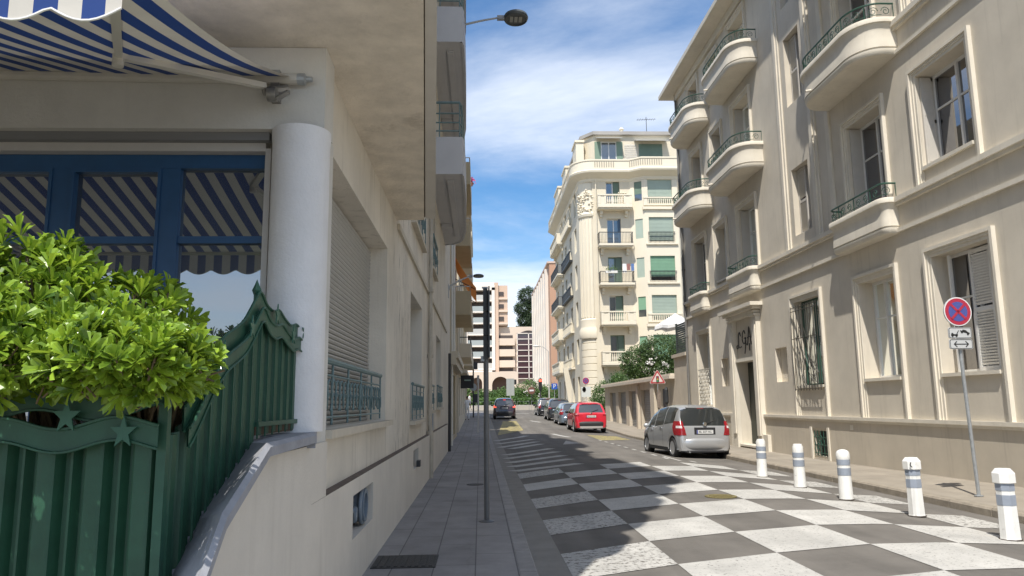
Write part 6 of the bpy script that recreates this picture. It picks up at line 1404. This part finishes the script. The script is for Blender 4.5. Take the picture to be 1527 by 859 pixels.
    for sgn in (-1, 1):
        s = MB(); rows = []
        def xb(y, z):
            S_ = sec(y); best = 0
            for (xa, za), (xb_, zb_) in zip(S_, S_[1:]):
                if min(za, zb_)-1e-6 <= z <= max(za, zb_)+1e-6: best = max(best, lerp(xa, xb_, (z-za)/(zb_-za)) if abs(zb_-za) > 1e-6 else max(xa, xb_))
            return best
        for k in range(7):
            q = k/6; z = lerp(z0, z1, q); yr_ = next(y for y in np.linspace(-Lh, 0, 400) if I('top', y) > z+.03)
            wd = P.get('lampw', .16)*(1-(.55*q if P.get('lamp_lean') else 0)); reach = ly*(.45+.55*math.sin(math.pi*(.15+.7*q)))
            xe = xb(yr_+.05, z); row = [(sgn*(xe-wd), yr_-.016, z), (sgn*(xe-wd*.5), yr_-.018, z), (sgn*(xe-.02), yr_-.010, z), (sgn*(xe+.012), yr_+.025, z)]
            for u in (.35, .7, 1): y = yr_+.05+reach*u; row.append((sgn*(xb(y, z)+.014), y, z))
            rows.append(row); continue
            y_out = -Lh+.03+ly*(.35+.65*math.sin(math.pi*min(1, .25+q*.6))); hw = I('half', -Lh+.1)
            row = []
            for m_ in range(7):
                u = m_/6; ang_ = u*math.pi/2; xi = hw-.17+.05*q*(1 if z1-z0 > .25 else 0)
                x = xi+(hw+.022-xi-(.06*q*q if P.get('lamp_lean') else 0))*math.sin(ang_); yb_ = -Lh+.02-.01+(max(0, z-.8)*P.get('slope', .12)); y = yb_+(y_out-yb_)*(1-math.cos(ang_)); row.append((sgn*x, y, z))
            rows.append(row)
        s.grid(rows); tl = s.build('tail_light', P.get('tl', lamp_red), o, 50)
        s = MB(); s.grid([[(p[0]*1.004, p[1]-.004, p[2]) for p in r_[1:5]] for r_ in rows[3:5]]); s.build('reversing_lamp', lamp_clear, tl)
        s = MB(); s.grid([[(sgn*(P['half'][-1][1]-.02+.14*u), Lh-.04-.28*u, lerp(.58, .74, q)+.03*u) for u in (0, .33, .66, 1, 1.25)] for q in (0, 1)]); s.build('headlight', lamp_clear, o)
    pz = P['plate_z']; py = -Lh-.02+max(0, pz-.62)*.0+(.035 if pz > zt+.03 else -.05)
    s = MB(); s.box(-.33, .33, py-.008, py+.04, pz-.08, pz+.13); s.build('plate_recess', P.get('recess', seam), o)
    s = MB(); s.box(-.26, .26, py-.02, py-.009, pz-.055, pz+.055); pl_ = s.build('number_plate', plate_m, o)
    s = MB(); s.box(-.26, -.225, py-.0225, py-.0205, pz-.055, pz+.055); s.build('plate_band', blue, pl_)
    if P['txt']: text_mesh('lettering', P['txt'], .088, sblack, pl_, Vector((.01, py-.022, pz)), Matrix.Rotation(R_(90), 3, 'X'), .001)
    s = MB(); s.box(-.05, .05, py-.03, py+.03, pz+.17, pz+.22) if P.get('badge') is None else s.lathe([(.055, 0), (.06, -.012), (.045, -.016)], (0, py-.008+.0, pz+.235), 16, 'y'); s.build('tailgate_handle', chrome, o)
    ry0, ry1 = P['rear']; 
    if P.get('wiper', True):
        s = MB(); a = Vector((.0, ry0-.02, I('top', ry0)+.03)); b = Vector((.42, ry0+.10, lerp(I('top', ry0), I('top', ry1), .25)+.05)); s.tube([a, b], .012, 5); s.build('wiper', black, o)
    s = MB(); s.box(-.45, .45, P['rear'][1]-.02, P['rear'][1]+.04, I('top', P['rear'][1])+.02, I('top', P['rear'][1])+.045); s.build('spoiler', P['paint'], o)
    s = MB(); s.box(-.1, .1, P['rear'][1]-.035, P['rear'][1]-.02, I('top', P['rear'][1])-.01, I('top', P['rear'][1])+.015); s.build('brake_lamp', mat('brake_lit', (.8, .03, .02), .4, emit=(1, .05, .03, 1.5)) if brake else lamp_red, o)
    s = MB(); s.tube([(-.5, -Lh+.2, P['clear']+.0), (-.5, -Lh-.03, P['clear']+.01)], .03, 8); s.build('exhaust', steel, o)
    return o
silver = mat('silver_paint', (.50, .51, .52), .32, .0, metal=.55, coat=.6)
car = make_car(dict(paint=silver, txt='BL 337 HC', badge=1, plate_z=.80, rear=(-1.87, -1.56), lamp_lean=1, rj=7, skh=.05, lampw=.2, sideglass=[(-1.46, -.62), (-.57, .30), (.36, 1.02)], slope=.5, lampz=(.70, 1.12), lampy=.36,
    top=[(-1.92, .58), (-1.915, .62), (-1.90, .90), (-1.87, .98), (-1.60, 1.47), (-1.48, 1.54), (-1.2, 1.585), (-.4, 1.60), (.35, 1.53), (.8, 1.36), (1.22, 1.06), (1.55, .92), (1.84, .74), (1.92, .5)]), 'silver compact hatchback parked tight to the right kerb with an oval rear plate recess')
yaw = R_(5.2); car.rotation_euler = (0, R_(.6), yaw); car.location = (6.60, 24.65, zr(6.8, 24.6)-.005)
SUV = dict(L=4.2, W=.90, wb=2.6, fo=.82, rw=.345, clear=.26, archk=1.15,
    top=[(-2.1, .60), (-2.09, .66), (-2.06, 1.02), (-2.0, 1.10), (-1.66, 1.52), (-1.5, 1.60), (-1.1, 1.65), (-.3, 1.66), (.35, 1.60), (.75, 1.42), (1.1, 1.16), (1.6, 1.04), (2.0, .88), (2.1, .6)],
    belt=[(-2.1, 1.06), (-1.5, 1.10), (-.5, 1.04), (1.1, 1.0), (2.1, .8)], half=[(-2.1, .76), (-2.06, .82), (-1.85, .88), (-1.3, .90), (1.0, .90), (1.6, .86), (1.95, .74), (2.1, .6)],
    sideglass=[(-1.55, -.95), (-.88, .0), (.06, .85)], rear=(-2.0, -1.64), front=(.42, 1.05), seams=(-.915, .03, 1.02), lampz=(.93, 1.10), lampy=.3, slope=.15, bumper=mat('bumper_black', (.03, .03, .032), .6), plate_z=.90, spokes=5)
def place(c, x, y, yaw=0): c.location = (x, y, zr(x, y)-.004); c.rotation_euler = (math.atan2(zr(x, y+2)-zr(x, y-2), 4), 0, yaw); return c
redp = mat('red_paint', (.55, .012, .03), .28, coat=1)
red_suv = make_car(dict(SUV, paint=redp, recess=redp, mirror=black, skirt=mat('skid_silver', (.4, .38, .36), .4), txt='EG 515 VM'), 'bright red crossover with dark roof glass parked behind the silver hatchback'); place(red_suv, 6.0, 43.2, R_(1))
s = MB(); s.grid([[(x, y, 1.60+.06*(1-(abs(x)/.62)**2)+.012+( -.05*((y+1.5)/-.1 if y < -1.5 else 0))*0) for x in np.linspace(-.60, .60, 7)] for y in np.linspace(-1.1, .1, 5)]); s.build('roof_panel', car_glass, red_suv)
bluegrey = mat('blue_grey_paint', (.20, .25, .31), .3, metal=.4, coat=.7)
c3 = make_car(dict(L=4.3, W=.87, wb=2.6, fo=.85, rw=.31, clear=.2, paint=bluegrey, top=[(-2.15, .58), (-2.13, .64), (-2.10, .95), (-2.04, 1.0), (-1.75, 1.36), (-1.55, 1.44), (-.4, 1.48), (.2, 1.42), (.6, 1.26), (1.0, 1.02), (1.6, .9), (2.05, .72), (2.15, .5)],
    belt=[(-2.15, .93), (-.5, .92), (1, .88), (2.15, .7)], half=[(-2.15, .72), (-2.08, .80), (-1.8, .86), (1.0, .87), (1.7, .82), (2.0, .7), (2.15, .5)], sideglass=[(-1.6, -.95), (-.88, 0), (.06, .8)], rear=(-2.04, -1.72), front=(.25, .97), seams=(-.915, .03, 1.0), txt='CT 204 LK'), 'blue-grey estate car parked just ahead of the red crossover'); place(c3, 5.98, 51.2, R_(1))
darkp = mat('dark_grey_paint_car', (.035, .04, .045), .28, metal=.3, coat=1)
c4 = make_car(dict(SUV, paint=darkp, txt='DA 880 RB'), 'dark grey tall car parked between the blue-grey estate and the black hatchback'); place(c4, 5.95, 58.6, R_(1))
blackp = mat('black_paint', (.012, .012, .014), .25, coat=1)
c5 = make_car(dict(paint=blackp, txt='AF 126 TQ'), 'small black hatchback parked farthest up the street on the right'); place(c5, 5.9, 68.5, R_(2))
c6 = make_car(dict(SUV, paint=mat('maroon_black_paint', (.03, .008, .010), .25, coat=1), name='driving_car', txt='FD 903 KS', tl=mat('tail_lamp_lit', (.6, .02, .02), .3, emit=(1, .12, .06, 1.2))), 'dark sport utility car with lit tail lamps driving away on the left lane', brake=True); place(c6, 1.95, 62.6, 0)

# ------------------------------------------------------------------ people and scooter at the junction
skin = mat('skin', (.42, .26, .18), .6); hair = mat('dark_hair', (.03, .02, .015), .7)
def person(label, loc, rz, shirt, trousers, step=.22):
    o = thing('person', label, 'person', loc, rz)
    J = {'pel': (0, 0, .93, .13), 'sp': (0, 0, 1.15, .125), 'ch': (0, .01, 1.35, .15), 'nk': (0, 0, 1.50, .055), 'hd': (0, .02, 1.62, .085), 'ht': (0, .01, 1.70, .08),
         'lh': (-.09, 0, .88, .10), 'lk': (-.10, step*.7, .50, .062), 'la': (-.10, step*.5, .09, .04), 'lf': (-.10, step*.5+.15, .04, .035),
         'rh': (.09, 0, .88, .10), 'rk': (.10, -step*.1, .50, .062), 'ra': (.10, -step, .11, .04), 'rf': (.10, -step+.14, .04, .035),
         'ls': (-.18, 0, 1.42, .06), 'le': (-.23, -.05, 1.15, .042), 'lw': (-.22, .08, .92, .03), 'lp': (-.21, .13, .84, .032), 'rs': (.18, 0, 1.42, .06), 're': (.24, -.03, 1.15, .042), 'rw': (.24, .1, .93, .03), 'rp': (.23, .14, .85, .032)}
    E_ = [('pel', 'sp'), ('sp', 'ch'), ('ch', 'nk'), ('nk', 'hd'), ('hd', 'ht'), ('pel', 'lh'), ('lh', 'lk'), ('lk', 'la'), ('la', 'lf'), ('pel', 'rh'), ('rh', 'rk'), ('rk', 'ra'), ('ra', 'rf'), ('ch', 'ls'), ('ls', 'le'), ('le', 'lw'), ('lw', 'lp'), ('ch', 'rs'), ('rs', 're'), ('re', 'rw'), ('rw', 'rp')]
    ks = list(J); me = bpy.data.meshes.new('body'); me.from_pydata([J[k][:3] for k in ks], [(ks.index(a), ks.index(b)) for a, b in E_], [])
    t = bpy.data.objects.new('tmp', me); COL.objects.link(t); m = t.modifiers.new('s', 'SKIN'); 
    for i, k in enumerate(ks): v = me.skin_vertices[0].data[i] if me.skin_vertices else None; 
    if not me.skin_vertices: me.attributes.new('x', 'FLOAT', 'POINT')
    for i, k in enumerate(ks):
        me.skin_vertices[0].data[i].radius = (J[k][3], J[k][3]*.85); me.skin_vertices[0].data[i].use_root = (k == 'pel')
    t.modifiers.new('u', 'SUBSURF').levels = 2
    dg = bpy.context.evaluated_depsgraph_get(); m2 = bpy.data.meshes.new_from_object(t.evaluated_get(dg)); bpy.data.objects.remove(t)
    for mm in (skin, shirt, trousers, black): m2.materials.append(mm)
    for p in m2.polygons:
        z = p.center.z; x = abs(p.center.x); p.material_index = 0 if z > 1.5 or (z < 1.2 and x > .185) else (1 if z > .93 else (2 if z > .1 else 3)); p.use_smooth = True
    b = bpy.data.objects.new('body', m2); COL.objects.link(b); b.parent = o
    s = MB(); s.grid([[(.094*math.cos(a)*math.cos(q), .0+.10*math.cos(a)*math.sin(q), 1.665+.09*math.sin(a)) for q in np.linspace(0, 2*math.pi, 13)] for a in np.linspace(-.1, 1.55, 6)]); s.build('hair', hair, o, 60)
    return o
wsh = mat('white_shirt', (.75, .74, .72), .8); 
try:
    person('pedestrian in white top walking across the junction beside the dark signal pole', (-1.1, 80, 1.05), R_(60), wsh, mat('beige_trousers', (.5, .42, .33), .8))
    person('pedestrian in dark clothes left of the one in the white top', (-1.75, 81, 1.05), R_(70), mat('dark_shirt', (.05, .05, .06), .8), mat('dark_trousers', (.04, .04, .06), .8))
    person('pedestrian in pale clothes standing right beside the far left building', (-.95, 56, .5), R_(10), wsh, wsh, .1)
except Exception as e:
    print('PERSON', e)
